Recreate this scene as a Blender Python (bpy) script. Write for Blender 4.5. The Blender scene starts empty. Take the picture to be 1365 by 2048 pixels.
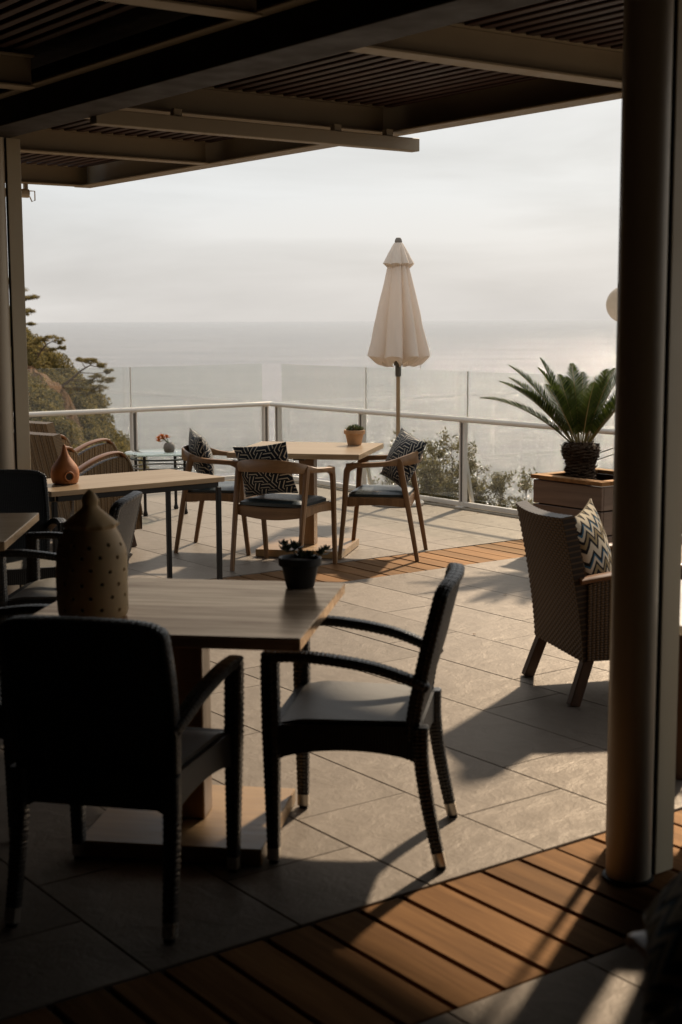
import bpy, math, random
import numpy as np
from mathutils import Vector, Matrix, Euler
R = math.radians
rnd = random.Random(7)
SC = bpy.context.scene
COL = SC.collection

# ------------------------------------------------------------------ camera
CAM_H = 1.65
P = math.atan((1024 - 640.5) / 2844.0)      # pitch below the horizon
ROLL = R(0.22)
cam_d = bpy.data.cameras.new('camera')
cam = bpy.data.objects.new('camera', cam_d); COL.objects.link(cam)
cam_d.sensor_fit = 'VERTICAL'; cam_d.sensor_height = 36.0; cam_d.sensor_width = 24.0
cam_d.lens = 36.0 * 2844.0 / 2048.0
cam_d.clip_start = 0.05; cam_d.clip_end = 120000
cam_d.dof.use_dof = True; cam_d.dof.focus_distance = 9.6; cam_d.dof.aperture_fstop = 4.0
fw = Vector((0, math.cos(P), -math.sin(P))); upv = Vector((0, math.sin(P), math.cos(P))); rt = Vector((1, 0, 0))
cx = rt * math.cos(ROLL) - upv * math.sin(ROLL); cy = rt * math.sin(ROLL) + upv * math.cos(ROLL)
mw = Matrix((cx, cy, -fw)).transposed().to_4x4(); mw.translation = (0, 0, CAM_H)
cam.matrix_world = mw
SC.camera = cam

# ------------------------------------------------------------------ sky, sun, exposure
SUN_ANG, SUN_EL = R(66), R(37.5)            # world angle from +X, elevation
W = bpy.data.worlds.new('World'); SC.world = W; W.use_nodes = True
wn = W.node_tree; wn.nodes.clear()
def wnode(t, **k):
    n = wn.nodes.new(t)
    for a, b in k.items(): setattr(n, a, b)
    return n
sky = wnode('ShaderNodeTexSky', sky_type='NISHITA', sun_disc=False)
sky.sun_elevation = SUN_EL; sky.sun_rotation = math.pi / 2 - SUN_ANG
sky.air_density = 1.2; sky.dust_density = 4.0; sky.ozone_density = 1.0
tc = wnode('ShaderNodeTexCoord')
mp = wnode('ShaderNodeMapping'); mp.inputs['Scale'].default_value = (1.6, 1.6, 9.0)
mp.inputs['Rotation'].default_value = (R(4), R(3), 0)
nz = wnode('ShaderNodeTexNoise'); nz.inputs['Scale'].default_value = 2.1; nz.inputs['Detail'].default_value = 7
nz.inputs['Roughness'].default_value = 0.52; nz.inputs['Distortion'].default_value = 0.35
rp = wnode('ShaderNodeMapRange'); rp.inputs['From Min'].default_value = 0.34; rp.inputs['From Max'].default_value = 0.64
rp.inputs['To Min'].default_value = 0.84; rp.inputs['To Max'].default_value = 1.05
sz = wnode('ShaderNodeSeparateXYZ'); wn.links.new(tc.outputs['Generated'], sz.inputs[0])
el = wnode('ShaderNodeValToRGB')
el.color_ramp.elements[0].position = 0.0; el.color_ramp.elements[0].color = (8.25, 7.95, 7.6, 1)
el.color_ramp.elements[1].position = 0.085; el.color_ramp.elements[1].color = (7.9, 8.15, 8.35, 1)
wn.links.new(sz.outputs['Z'], el.inputs['Fac'])
cm = wnode('ShaderNodeMix', data_type='RGBA', blend_type='MULTIPLY'); cm.inputs[0].default_value = 1.0
wn.links.new(el.outputs['Color'], cm.inputs[6]); wn.links.new(rp.outputs['Result'], cm.inputs[7])
mx = wnode('ShaderNodeMix', data_type='RGBA'); mx.inputs[0].default_value = 0.86
bg = wnode('ShaderNodeBackground'); bg.inputs['Strength'].default_value = 0.10
wo = wnode('ShaderNodeOutputWorld')
wn.links.new(tc.outputs['Generated'], mp.inputs['Vector']); wn.links.new(mp.outputs['Vector'], nz.inputs['Vector'])
wn.links.new(nz.outputs['Fac'], rp.inputs['Value']); wn.links.new(sky.outputs['Color'], mx.inputs[6])
wn.links.new(cm.outputs[2], mx.inputs[7]); wn.links.new(mx.outputs[2], bg.inputs['Color'])
wn.links.new(bg.outputs['Background'], wo.inputs['Surface'])

sun_d = bpy.data.lights.new('sun', 'SUN'); sun_d.energy = 5.0; sun_d.angle = R(2.3); sun_d.color = (1.0, 0.83, 0.63)
sun = bpy.data.objects.new('sun', sun_d); COL.objects.link(sun)
sv = Vector((math.cos(SUN_ANG) * math.cos(SUN_EL), math.sin(SUN_ANG) * math.cos(SUN_EL), math.sin(SUN_EL)))
sun.rotation_euler = (-sv).to_track_quat('-Z', 'Y').to_euler(); sun.location = sv * 40
SC.view_settings.view_transform = 'Standard'; SC.view_settings.look = 'None'
SC.view_settings.exposure = 0.0; SC.view_settings.gamma = 1.0; SC.view_settings.use_curve_mapping = False
SC.render.engine = 'CYCLES'
SC.cycles.use_denoising = True; SC.cycles.max_bounces = 6; SC.cycles.diffuse_bounces = 3; SC.cycles.glossy_bounces = 3
SC.cycles.transparent_max_bounces = 16; SC.cycles.transmission_bounces = 4
SC.cycles.caustics_reflective = False; SC.cycles.caustics_refractive = False; SC.cycles.sample_clamp_indirect = 4.0

# ------------------------------------------------------------------ terrace axes (u along the strips, v along the boards)
T = R(36.4)
UX, UY = math.cos(T), math.sin(T)
def uv2w(u, v, z=0.0): return Vector((u * UX - v * UY, u * UY + v * UX, z))
def w2uv(x, y): return (x * UX + y * UY, -x * UY + y * UX)
def proj(p):
    d = Vector(p) - Vector((0, 0, CAM_H)); f = d.dot(fw)
    if f < 0.05: return None
    return (682.5 + d.dot(cx) / f * 2844, 1024 - d.dot(cy) / f * 2844)

# ------------------------------------------------------------------ materials
class NT:
    def __init__(s, name):
        s.m = bpy.data.materials.new(name); s.m.use_nodes = True
        s.t = s.m.node_tree; s.b = s.t.nodes['Principled BSDF']; s.o = s.t.nodes['Material Output']
    def n(s, typ, ins=None, **k):
        nd = s.t.nodes.new('ShaderNode' + typ)
        for a, b in k.items(): setattr(nd, a, b)
        for a, b in (ins or {}).items(): s.set(nd, a, b)
        return nd
    def set(s, nd, key, val):
        sock = nd.inputs[key]
        if isinstance(val, bpy.types.NodeSocket): s.t.links.new(val, sock)
        else: sock.default_value = val
    def math(s, op, a, b=None, c=None):
        nd = s.t.nodes.new('ShaderNodeMath'); nd.operation = op
        for i, v in enumerate((a, b, c)):
            if v is not None: s.set(nd, i, v)
        return nd.outputs[0]
    def ramp(s, fac, stops, interp='LINEAR'):
        nd = s.t.nodes.new('ShaderNodeValToRGB'); cr = nd.color_ramp; cr.interpolation = interp
        while len(cr.elements) < len(stops): cr.elements.new(0.5)
        for e, (p, c) in zip(cr.elements, stops):
            e.position = p; e.color = tuple(c) + (1,) if len(c) == 3 else c
        s.t.links.new(fac, nd.inputs[0]); return nd.outputs[0]
    def mix(s, fac, a, b, blend='MIX'):
        nd = s.t.nodes.new('ShaderNodeMix'); nd.data_type = 'RGBA'; nd.blend_type = blend
        s.set(nd, 0, fac)
        for i, v in ((6, a), (7, b)):
            if isinstance(v, tuple) and len(v) == 3: v = v + (1,)
            s.set(nd, i, v)
        return nd.outputs[2]
    def coord(s, which='Object', scale=(1, 1, 1), rot=(0, 0, 0)):
        t = s.n('TexCoord'); m = s.n('Mapping'); s.t.links.new(t.outputs[which], m.inputs[0])
        m.inputs['Scale'].default_value = scale; m.inputs['Rotation'].default_value = rot
        return m.outputs[0]
    def noise(s, vec, scale, detail=4, rough=0.55, dist=0.0):
        nd = s.n('TexNoise', {'Scale': scale, 'Detail': detail, 'Roughness': rough, 'Distortion': dist})
        s.t.links.new(vec, nd.inputs['Vector']); return nd.outputs['Fac']
    def bump(s, h, strength=0.3, dist=0.01, prev=None):
        nd = s.n('Bump', {'Strength': strength, 'Distance': dist, 'Height': h})
        if prev is not None: s.t.links.new(prev, nd.inputs['Normal'])
        s.t.links.new(nd.outputs[0], s.b.inputs['Normal']); return nd.outputs[0]
    def base(s, c, rough=0.5, metal=0.0, spec=0.5):
        if isinstance(c, tuple) and len(c) == 3: c = c + (1,)
        s.set(s.b, 'Base Color', c); s.set(s.b, 'Roughness', rough); s.set(s.b, 'Metallic', metal)
        s.set(s.b, 'Specular IOR Level', spec); return s.m
    def rand(s):
        return s.n('ObjectInfo').outputs['Random']

def m_plain(name, c, rough=0.5, metal=0.0, spec=0.5, var=0.12, scale=6.0, bump=0.0, bscale=60):
    k = NT(name); co = k.coord()
    f = k.noise(co, scale, 5)
    lo = tuple(x * (1 - var) for x in c); hi = tuple(min(1, x * (1 + var)) for x in c)
    k.base(k.ramp(f, [(0.3, lo), (0.7, hi)]), rough, metal, spec)
    r = k.ramp(k.noise(co, scale * 2.3, 4), [(0.3, (max(0, rough - .07),) * 3), (0.7, (min(1, rough + .09),) * 3)])
    k.set(k.b, 'Roughness', r)
    if bump: k.bump(k.noise(co, bscale, 4), bump, 0.004)
    return k.m

def m_wood(name, c1, c2, axis=0, rough=0.45, scale=1.0, spec=0.5, streak=22, perobj=0.0):
    k = NT(name)
    s = [streak, streak, streak]; s[axis] = 1.3
    oi = k.n('ObjectInfo'); t = k.n('TexCoord')
    add = k.n('VectorMath', operation='ADD'); sc = k.n('VectorMath', operation='SCALE'); sc.inputs['Scale'].default_value = 37.0
    k.t.links.new(oi.outputs['Random'], sc.inputs[0]); k.t.links.new(t.outputs['Object'], add.inputs[0]); k.t.links.new(sc.outputs[0], add.inputs[1])
    m = k.n('Mapping'); k.t.links.new(add.outputs[0], m.inputs[0]); m.inputs['Scale'].default_value = [x * scale for x in s]
    f = k.noise(m.outputs[0], 1.0, 8, 0.62, 0.6)
    f2 = k.noise(m.outputs[0], 4.0, 5, 0.7, 0.2)
    g = k.math('ADD', k.math('MULTIPLY', f, 0.75), k.math('MULTIPLY', f2, 0.25))
    col = k.ramp(g, [(0.33, c1), (0.50, tuple((a + b) / 2 for a, b in zip(c1, c2))), (0.64, c2)])
    if perobj:
        v = k.math('MULTIPLY_ADD', oi.outputs['Random'], 2 * perobj, 1 - perobj)
        hs = k.n('HueSaturation', {'Value': v}); k.t.links.new(col, hs.inputs['Color']); col = hs.outputs[0]
    k.base(col, rough, 0, spec)
    k.set(k.b, 'Roughness', k.ramp(f2, [(0.3, (rough - .06,) * 3), (0.7, (rough + .1,) * 3)]))
    k.bump(g, 0.16, 0.003)
    return k.m

def weave_nodes(k, pu, pv):
    """woven relief from UV given in metres: strands of width pu / pv passing over and under"""
    t = k.n('TexCoord'); sp = k.n('SeparateXYZ'); k.t.links.new(t.outputs['UV'], sp.inputs[0])
    a = k.math('DIVIDE', sp.outputs[0], pu); b = k.math('DIVIDE', sp.outputs[1], pv)
    sa = k.math('ABSOLUTE', k.math('SINE', k.math('MULTIPLY', a, math.pi)))
    sb = k.math('ABSOLUTE', k.math('SINE', k.math('MULTIPLY', b, math.pi)))
    par = k.math('PINGPONG', k.math('ADD', k.math('FLOOR', a), k.math('FLOOR', b)), 1.0)
    h1 = k.math('MULTIPLY', sa, k.math('MULTIPLY_ADD', sb, 0.6, 0.4))
    h2 = k.math('MULTIPLY', sb, k.math('MULTIPLY_ADD', sa, 0.6, 0.4))
    return k.math('ADD', k.math('MULTIPLY', h1, par), k.math('MULTIPLY', h2, k.math('SUBTRACT', 1.0, par)))

def m_weave(name, dark, light, pu, pv, rough=0.5, strength=0.7, spec=0.4):
    k = NT(name); h = weave_nodes(k, pu, pv)
    co = k.coord(); f = k.noise(co, 25, 4)
    col = k.ramp(h, [(0.15, dark), (0.7, light)])  # colour follows the relief: shade between strands is painted in
    col = k.mix(k.math('MULTIPLY', f, 0.35), col, tuple(x * 0.55 for x in light))
    k.base(col, rough, 0, spec); k.bump(h, strength, 0.003)
    return k.m

def m_fret(name, cream, navy, cell):
    """cream interlocking fret lines on navy cloth, by UV in metres"""
    k = NT(name); t = k.n('TexCoord'); sp = k.n('SeparateXYZ'); k.t.links.new(t.outputs['UV'], sp.inputs[0])
    wob = k.noise(t.outputs['UV'], 9, 2); wob = k.math('MULTIPLY_ADD', wob, 0.01, -0.005)
    x = k.math('DIVIDE', k.math('ADD', sp.outputs[0], wob), cell); y = k.math('DIVIDE', k.math('ADD', sp.outputs[1], wob), cell * 1.0)
    # shear into a hexagonal lattice of three stripe directions
    a = k.math('SUBTRACT', x, k.math('MULTIPLY', y, 0.577)); b = k.math('MULTIPLY', y, 1.155)
    fa = k.math('FRACT', a); fb = k.math('FRACT', b)
    par = k.math('MODULO', k.math('ADD', k.math('ADD', k.math('FLOOR', a), k.math('FLOOR', b)), 300.0), 3.0)
    p0 = k.math('LESS_THAN', par, 0.5); p2 = k.math('GREATER_THAN', par, 1.5)
    p1 = k.math('SUBTRACT', 1.0, k.math('ADD', p0, p2))
    s0 = fa; s1 = fb; s2 = k.math('FRACT', k.math('ADD', fa, fb))
    s = k.math('ADD', k.math('ADD', k.math('MULTIPLY', s0, p0), k.math('MULTIPLY', s1, p1)), k.math('MULTIPLY', s2, p2))
    line = k.math('ABSOLUTE', k.math('SUBTRACT', k.math('FRACT', k.math('MULTIPLY', s, 2.0)), 0.5))
    w = k.math('LESS_THAN', line, 0.13)
    weave = k.noise(t.outputs['UV'], 420, 2)
    col = k.mix(w, navy, cream); col = k.mix(k.math('MULTIPLY', weave, 0.3), col, (0.02, 0.03, 0.04))
    k.base(col, 0.85, 0, 0.15); k.bump(k.math('ADD', k.math('MULTIPLY', w, 0.6), weave), 0.35, 0.002)
    k.set(k.b, 'Sheen Weight', 0.2)
    return k.m

def m_chevron(name, amp, per, rows):
    k = NT(name); t = k.n('TexCoord'); sp = k.n('SeparateXYZ'); k.t.links.new(t.outputs['UV'], sp.inputs[0])
    wob = k.math('MULTIPLY', k.noise(t.outputs['UV'], 14, 3), 0.012)
    tri = k.math('PINGPONG', sp.outputs[0], per)
    s = k.math('ADD', k.math('ADD', k.math('MULTIPLY', tri, amp), sp.outputs[1]), wob)
    f = k.math('FRACT', k.math('DIVIDE', s, rows))
    cr, bk, bl, tan = (0.66, 0.56, 0.41), (0.012, 0.012, 0.014), (0.03, 0.12, 0.20), (0.30, 0.22, 0.11)
    col = k.ramp(f, [(0, cr), (0.20, bk), (0.34, tan), (0.50, bk), (0.60, cr), (0.74, bl), (0.82, bk), (0.93, cr)], 'CONSTANT')
    weave = k.noise(t.outputs['UV'], 380, 2); col = k.mix(k.math('MULTIPLY', weave, 0.35), col, (0.05, 0.04, 0.03))
    k.base(col, 0.9, 0, 0.1); k.bump(weave, 0.4, 0.002); return k.m

def m_leaf(name, c1, c2, trans=0.35, rough=0.5, scale=3.0):
    k = NT(name); g = k.n('NewGeometry')
    f = k.math('ADD', k.math('MULTIPLY', g.outputs['Random Per Island'], 0.6), k.math('MULTIPLY', k.noise(k.coord(), scale, 3), 0.4))
    col = k.ramp(f, [(0.2, c1), (0.8, c2)])
    k.base(col, rough, 0, 0.35)
    tr = k.n('BsdfTranslucent'); k.t.links.new(col, tr.inputs[0])
    ms = k.n('MixShader', {0: trans}); k.t.links.new(k.b.outputs[0], ms.inputs[1]); k.t.links.new(tr.outputs[0], ms.inputs[2])
    k.t.links.new(ms.outputs[0], k.o.inputs['Surface']); return k.m

M = {}
# slate-cleft floor tile
k = NT('slate_tile'); oi = k.n('ObjectInfo'); t = k.n('TexCoord')
gp = k.n('NewGeometry').outputs['Position']
f = k.noise(gp, 2.2, 7, 0.62, 0.8); f2 = k.noise(gp, 9.0, 8, 0.66, 1.2); f3 = k.noise(gp, 60, 4, 0.6)
col = k.ramp(f2, [(0.25, (0.214, 0.180, 0.147)), (0.52, (0.242, 0.204, 0.168)), (0.78, (0.270, 0.230, 0.192))])
v = k.math('MULTIPLY_ADD', oi.outputs['Random'], 0.20, 0.90)
hs = k.n('HueSaturation', {'Value': v}); k.t.links.new(col, hs.inputs['Color'])
spots = k.ramp(k.noise(gp, 3.1, 6, 0.7), [(0.60, (0, 0, 0)), (0.75, (0.25, 0.25, 0.25))])
col = k.mix(spots, hs.outputs[0], (0.14, 0.11, 0.08))
k.base(col, 0.5, 0, 0.28)
k.set(k.b, 'Roughness', k.ramp(f2, [(0.3, (0.36,) * 3), (0.7, (0.58,) * 3)]))
cleft = k.n('TexVoronoi', {'Scale': 7.0}, feature='F1', distance='EUCLIDEAN')
wv = k.n('VectorMath', operation='ADD'); sc_ = k.n('VectorMath', operation='SCALE'); sc_.inputs['Scale'].default_value = 0.22
nzc = k.n('TexNoise', {'Scale': 4.0, 'Detail': 5.0}); k.t.links.new(gp, nzc.inputs['Vector'])
k.t.links.new(nzc.outputs['Color'], sc_.inputs[0]); k.t.links.new(gp, wv.inputs[0]); k.t.links.new(sc_.outputs[0], wv.inputs[1])
k.t.links.new(wv.outputs[0], cleft.inputs['Vector'])
h = k.math('ADD', k.math('MULTIPLY', cleft.outputs['Distance'], 0.45), k.math('ADD', k.math('MULTIPLY', f2, 0.9), k.math('MULTIPLY', f3, 0.30)))
k.bump(h, 0.5, 0.009)
M['tile'] = k.m
M['grout'] = m_plain('grout', (0.13, 0.105, 0.08), 0.9, bump=0.3)
M['concrete'] = m_plain('edge_concrete', (0.33, 0.28, 0.21), 0.9, var=0.3, scale=14, bump=0.5)
M['deck'] = m_wood('deck_board_wood', (0.118, 0.053, 0.020), (0.252, 0.126, 0.050), axis=1, rough=0.6, scale=1.0, streak=18, perobj=0.30, spec=0.14)
M['oak'] = m_wood('limed_oak', (0.27, 0.15, 0.075), (0.98, 0.74, 0.51), axis=0, rough=0.36, streak=13, spec=0.12)
M['oak_far'] = m_wood('pale_oak', (0.35, 0.235, 0.135), (0.50, 0.375, 0.24), axis=0, rough=0.38, streak=30)
M['oak_leg'] = m_wood('oak_post', (0.22, 0.12, 0.05), (0.38, 0.225, 0.105), axis=2, rough=0.4, streak=15)
M['teak'] = m_wood('teak_chair', (0.15, 0.072, 0.027), (0.28, 0.148, 0.062), axis=2, rough=0.38, streak=20)
M['teak_rail'] = m_wood('teak_rail', (0.17, 0.085, 0.034), (0.31, 0.175, 0.078), axis=0, rough=0.36, streak=20)
M['arm_wood'] = m_wood('honey_arm_wood', (0.17, 0.068, 0.022), (0.30, 0.135, 0.05), axis=1, rough=0.35, streak=20)
M['dark_leg'] = m_wood('dark_leg_wood', (0.05, 0.022, 0.010), (0.105, 0.050, 0.024), axis=2, rough=0.4)
M['slat'] = m_wood('ceiling_slat_wood', (0.022, 0.007, 0.004), (0.050, 0.016, 0.008), axis=1, rough=0.5, streak=18, perobj=0.25)
M['steel_roof'] = m_plain('painted_roof_steel', (0.34, 0.275, 0.185), 0.5, 0.0, 0.4, 0.05, 3, 0.03)
M['beam_dark'] = m_plain('dark_brown_beam', (0.018, 0.011, 0.008), 0.6, 0.0, 0.25, 0.1, 3)
M['roof_deck'] = m_plain('roof_underside', (0.012, 0.007, 0.005), 0.8)
M['wall'] = m_plain('dark_interior_wall', (0.035, 0.024, 0.018), 0.85)
M['pipe'] = m_plain('grey_metal_pipe', (0.56, 0.48, 0.36), 0.45, 0.1, 0.5, 0.02, 1)
M['post'] = m_plain('beige_metal_post', (0.52, 0.44, 0.30), 0.42, 0.0, 0.5, 0.06, 2)
M['rail'] = m_plain('pale_rail_metal', (0.72, 0.66, 0.58), 0.35, 0.1, 0.5, 0.05, 4)
M['rail_dark'] = m_plain('dark_rail_metal', (0.12, 0.105, 0.09), 0.4, 0.5, 0.5, 0.05, 4)
M['black_metal'] = m_plain('black_metal', (0.014, 0.012, 0.010), 0.5, 0.0, 0.25)
M['chrome'] = m_plain('brushed_foot_metal', (0.50, 0.46, 0.40), 0.30, 0.9, 0.5, 0.05)
M['weave_black'] = m_weave('black_woven_cane', (0.0015, 0.0015, 0.002), (0.010, 0.0105, 0.012), 0.010, 0.007, 0.45, 0.8, 0.4)
M['weave_black_trim'] = m_weave('black_plaited_trim', (0.002, 0.002, 0.002), (0.020, 0.019, 0.018), 0.0105, 0.0124, 0.34, 1.0, 0.6)  # paler strands paint in the light caught along the edges
M['weave_seat'] = m_weave('taupe_woven_seat', (0.10, 0.090, 0.074), (0.18, 0.160, 0.128), 0.007, 0.007, 0.5, 0.35, 0.5)
M['rattan'] = m_weave('brown_rattan', (0.007, 0.0035, 0.0018), (0.165, 0.092, 0.036), 0.0187, 0.0123, 0.5, 1.0)
M['rattan_pale'] = m_weave('honey_rattan', (0.05, 0.028, 0.012), (0.36, 0.235, 0.115), 0.021, 0.010, 0.5, 1.0)
M['pad'] = m_plain('dark_teal_pad', (0.018, 0.030, 0.034), 0.33, 0, 0.55, 0.2, 30, 0.2, 200)
M['fret'] = m_fret('navy_cream_fret_cloth', (0.62, 0.56, 0.44), (0.008, 0.013, 0.022), 0.062)
M['chevron'] = m_chevron('zigzag_cloth', 1.1, 0.045, 0.145)
M['canvas'] = m_leaf('cream_canvas', (0.86, 0.75, 0.645), (0.90, 0.80, 0.69), 0.32, 0.9, 5)
M['pole_wood'] = m_wood('pole_wood', (0.28, 0.18, 0.09), (0.42, 0.29, 0.16), axis=2, rough=0.4)
M['runner'] = m_plain('grey_green_runner', (0.10, 0.095, 0.075), 0.5)
M['finial'] = m_plain('finial_grey', (0.22, 0.19, 0.155), 0.6)
M['terracotta'] = m_plain('terracotta', (0.50, 0.29, 0.15), 0.75, 0, 0.3, 0.18, 12, 0.25, 70)
M['lantern'] = m_plain('buff_terracotta', (0.80, 0.54, 0.27), 0.6, 0, 0.4, 0.15, 7, 0.12, 40)
M['orange_clay'] = m_plain('orange_clay', (0.40, 0.15, 0.05), 0.6, 0, 0.4, 0.15, 10, 0.2, 50)
M['black_pot'] = m_plain('black_plastic_pot', (0.015, 0.014, 0.013), 0.5, 0, 0.4)
M['soil'] = m_plain('soil', (0.03, 0.02, 0.013), 0.95, bump=0.6)
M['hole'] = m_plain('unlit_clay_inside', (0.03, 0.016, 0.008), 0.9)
M['white_table'] = m_plain('white_laminate', (0.72, 0.68, 0.62), 0.35)
M['planter'] = m_wood('planter_plank', (0.13, 0.075, 0.045), (0.22, 0.135, 0.085), axis=0, rough=0.55, streak=14, perobj=0.1)
M['stone_vase'] = m_plain('speckled_stone_vase', (0.22, 0.20, 0.17), 0.7, 0, 0.3, 0.35, 90)
M['opal'] = m_leaf('opal_glass_globe', (0.88, 0.84, 0.78), (0.90, 0.86, 0.80), 0.6, 0.25, 2)
M['blind'] = m_plain('cream_blind', (0.55, 0.46, 0.34), 0.8)
M['succulent'] = m_leaf('succulent_leaf', (0.07, 0.12, 0.05), (0.26, 0.25, 0.12), 0.12, 0.45, 30)
M['succulent_dark'] = m_leaf('dark_succulent_leaf', (0.03, 0.05, 0.025), (0.09, 0.11, 0.05), 0.12, 0.45, 30)
M['flower'] = m_leaf('orange_petal', (0.55, 0.12, 0.01), (0.75, 0.34, 0.04), 0.35, 0.5, 40)
M['frond'] = m_leaf('cycad_leaflet', (0.014, 0.028, 0.007), (0.080, 0.100, 0.018), 0.36, 0.55, 8)
M['frond'].node_tree.nodes['Principled BSDF'].inputs['Specular IOR Level'].default_value = 0.15
M['rachis'] = m_plain('cycad_stalk', (0.20, 0.15, 0.045), 0.5)
M['cycad_trunk'] = m_plain('cycad_trunk', (0.045, 0.026, 0.014), 0.95, 0, 0.2, 0.5, 40, 0.8, 90)
M['olive_leaf'] = m_leaf('olive_leaf', (0.11, 0.10, 0.04), (0.30, 0.25, 0.12), 0.4, 0.6, 3)
M['litter'] = m_leaf('dry_leaf', (0.16, 0.08, 0.03), (0.34, 0.19, 0.08), 0.2, 0.8, 3)
M['olive_twig'] = m_plain('olive_twig', (0.14, 0.10, 0.06), 0.9)
M['pine_leaf'] = m_leaf('pine_needles', (0.10, 0.088, 0.028), (0.36, 0.27, 0.10), 0.45, 0.7, 0.6)
M['scrub_leaf'] = m_leaf('scrub_leaf', (0.040, 0.042, 0.013), (0.32, 0.24, 0.085), 0.4, 0.8, 0.9)
M['bark'] = m_plain('pine_bark', (0.10, 0.062, 0.038), 0.95, bump=0.5)
k = NT('cliff_rock'); co = k.coord(); f = k.noise(co, 0.5, 8, 0.65, 0.6)
k.base(k.ramp(f, [(0.35, (0.07, 0.05, 0.025)), (0.5, (0.22, 0.115, 0.055)), (0.68, (0.30, 0.19, 0.11))]), 0.95, 0, 0.2)
k.bump(k.noise(co, 1.6, 8, 0.7), 1.0, 0.6); M['rock'] = k.m
# thin safety glass: clear, slightly dusty
def m_glass(name, tint, refl=1.0):
    k = NT(name); k.t.nodes.remove(k.b)
    tr = k.n('BsdfTransparent', {0: tint + (1,)}); gl = k.n('BsdfGlossy', {0: (1, 1, 1, 1), 'Roughness': 0.01})
    lw = k.n('LayerWeight', {'Blend': 0.5}); fac = k.math('MULTIPLY_ADD', k.math('POWER', lw.outputs['Facing'], 5.0), 0.9, 0.035 * refl)
    df = k.n('BsdfDiffuse', {0: (0.65, 0.62, 0.56, 1)})
    dust = k.math('MULTIPLY_ADD', k.noise(k.coord(), 2.5, 6, 0.65), 0.035, 0.0)
    a = k.n('MixShader', {0: dust}); k.t.links.new(tr.outputs[0], a.inputs[1]); k.t.links.new(df.outputs[0], a.inputs[2])
    b = k.n('MixShader', {0: fac}); k.t.links.new(a.outputs[0], b.inputs[1]); k.t.links.new(gl.outputs[0], b.inputs[2])
    k.t.links.new(b.outputs[0], k.o.inputs['Surface']); return k.m
M['glass'] = m_glass('balustrade_glass', (0.955, 0.965, 0.95))
M['glass_table'] = m_glass('green_table_glass', (0.84, 0.90, 0.87))
# sea
k = NT('sea_water'); gp = k.n('NewGeometry').outputs['Position']
mp_ = k.n('Mapping'); k.t.links.new(gp, mp_.inputs[0]); mp_.inputs['Scale'].default_value = (0.05, 0.12, 1); mp_.inputs['Rotation'].default_value = (0, 0, R(18))
w1 = k.noise(mp_.outputs[0], 1.0, 6, 0.6, 0.4); w2 = k.noise(mp_.outputs[0], 7.0, 6, 0.68, 0.3); w3 = k.noise(mp_.outputs[0], 0.10, 5, 0.6)
tone = k.math('ADD', k.math('MULTIPLY', w3, 0.45), k.math('ADD', k.math('MULTIPLY', w1, 0.30), k.math('MULTIPLY', w2, 0.25)))  # ripple light and dark painted into the water colour
k.base(k.ramp(tone, [(0.37, (0.085, 0.074, 0.063)), (0.50, (0.165, 0.144, 0.122)), (0.62, (0.255, 0.222, 0.188))]), 0.13, 0, 0.5)
k.set(k.b, 'IOR', 1.333)
hh = k.math('ADD', k.math('MULTIPLY', w1, 1.6), k.math('MULTIPLY', w2, 0.7))
k.bump(hh, 0.8, 1.3); M['sea'] = k.m

def tinted_gloss(m, tint, rough, f0=0.05):
    """oiled, stained wood: warm-tinted reflection that strengthens towards grazing"""
    t = m.node_tree; b = t.nodes['Principled BSDF']; o = t.nodes['Material Output']
    b.inputs['Specular IOR Level'].default_value = 0.0
    lw = t.nodes.new('ShaderNodeLayerWeight'); lw.inputs[0].default_value = 0.5
    pw = t.nodes.new('ShaderNodeMath'); pw.operation = 'POWER'; pw.inputs[1].default_value = 5.0; t.links.new(lw.outputs['Facing'], pw.inputs[0])
    ma = t.nodes.new('ShaderNodeMath'); ma.operation = 'MULTIPLY_ADD'; ma.inputs[1].default_value = 1 - f0; ma.inputs[2].default_value = f0; t.links.new(pw.outputs[0], ma.inputs[0])
    g = t.nodes.new('ShaderNodeBsdfGlossy'); g.inputs['Roughness'].default_value = rough
    mx = t.nodes.new('ShaderNodeMix'); mx.data_type = 'RGBA'; mx.inputs[0].default_value = 0.7; mx.inputs[6].default_value = tint + (1,)
    t.links.new(b.inputs['Base Color'].links[0].from_socket, mx.inputs[7]); t.links.new(mx.outputs[2], g.inputs['Color'])
    if b.inputs['Normal'].links: t.links.new(b.inputs['Normal'].links[0].from_socket, g.inputs['Normal'])
    ms = t.nodes.new('ShaderNodeMixShader'); t.links.new(ma.outputs[0], ms.inputs[0]); t.links.new(b.outputs[0], ms.inputs[1]); t.links.new(g.outputs[0], ms.inputs[2])
    t.links.new(ms.outputs[0], o.inputs['Surface'])
tinted_gloss(M['tile'], (0.86, 0.80, 0.72), 0.42, 0.025)
tinted_gloss(M['deck'], (0.72, 0.58, 0.44), 0.5, 0.015)
tinted_gloss(M['oak_far'], (1.0, 0.97, 0.92), 0.28, 0.07)
tinted_gloss(M['oak'], (1.0, 0.88, 0.74), 0.19, 0.09)

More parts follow.
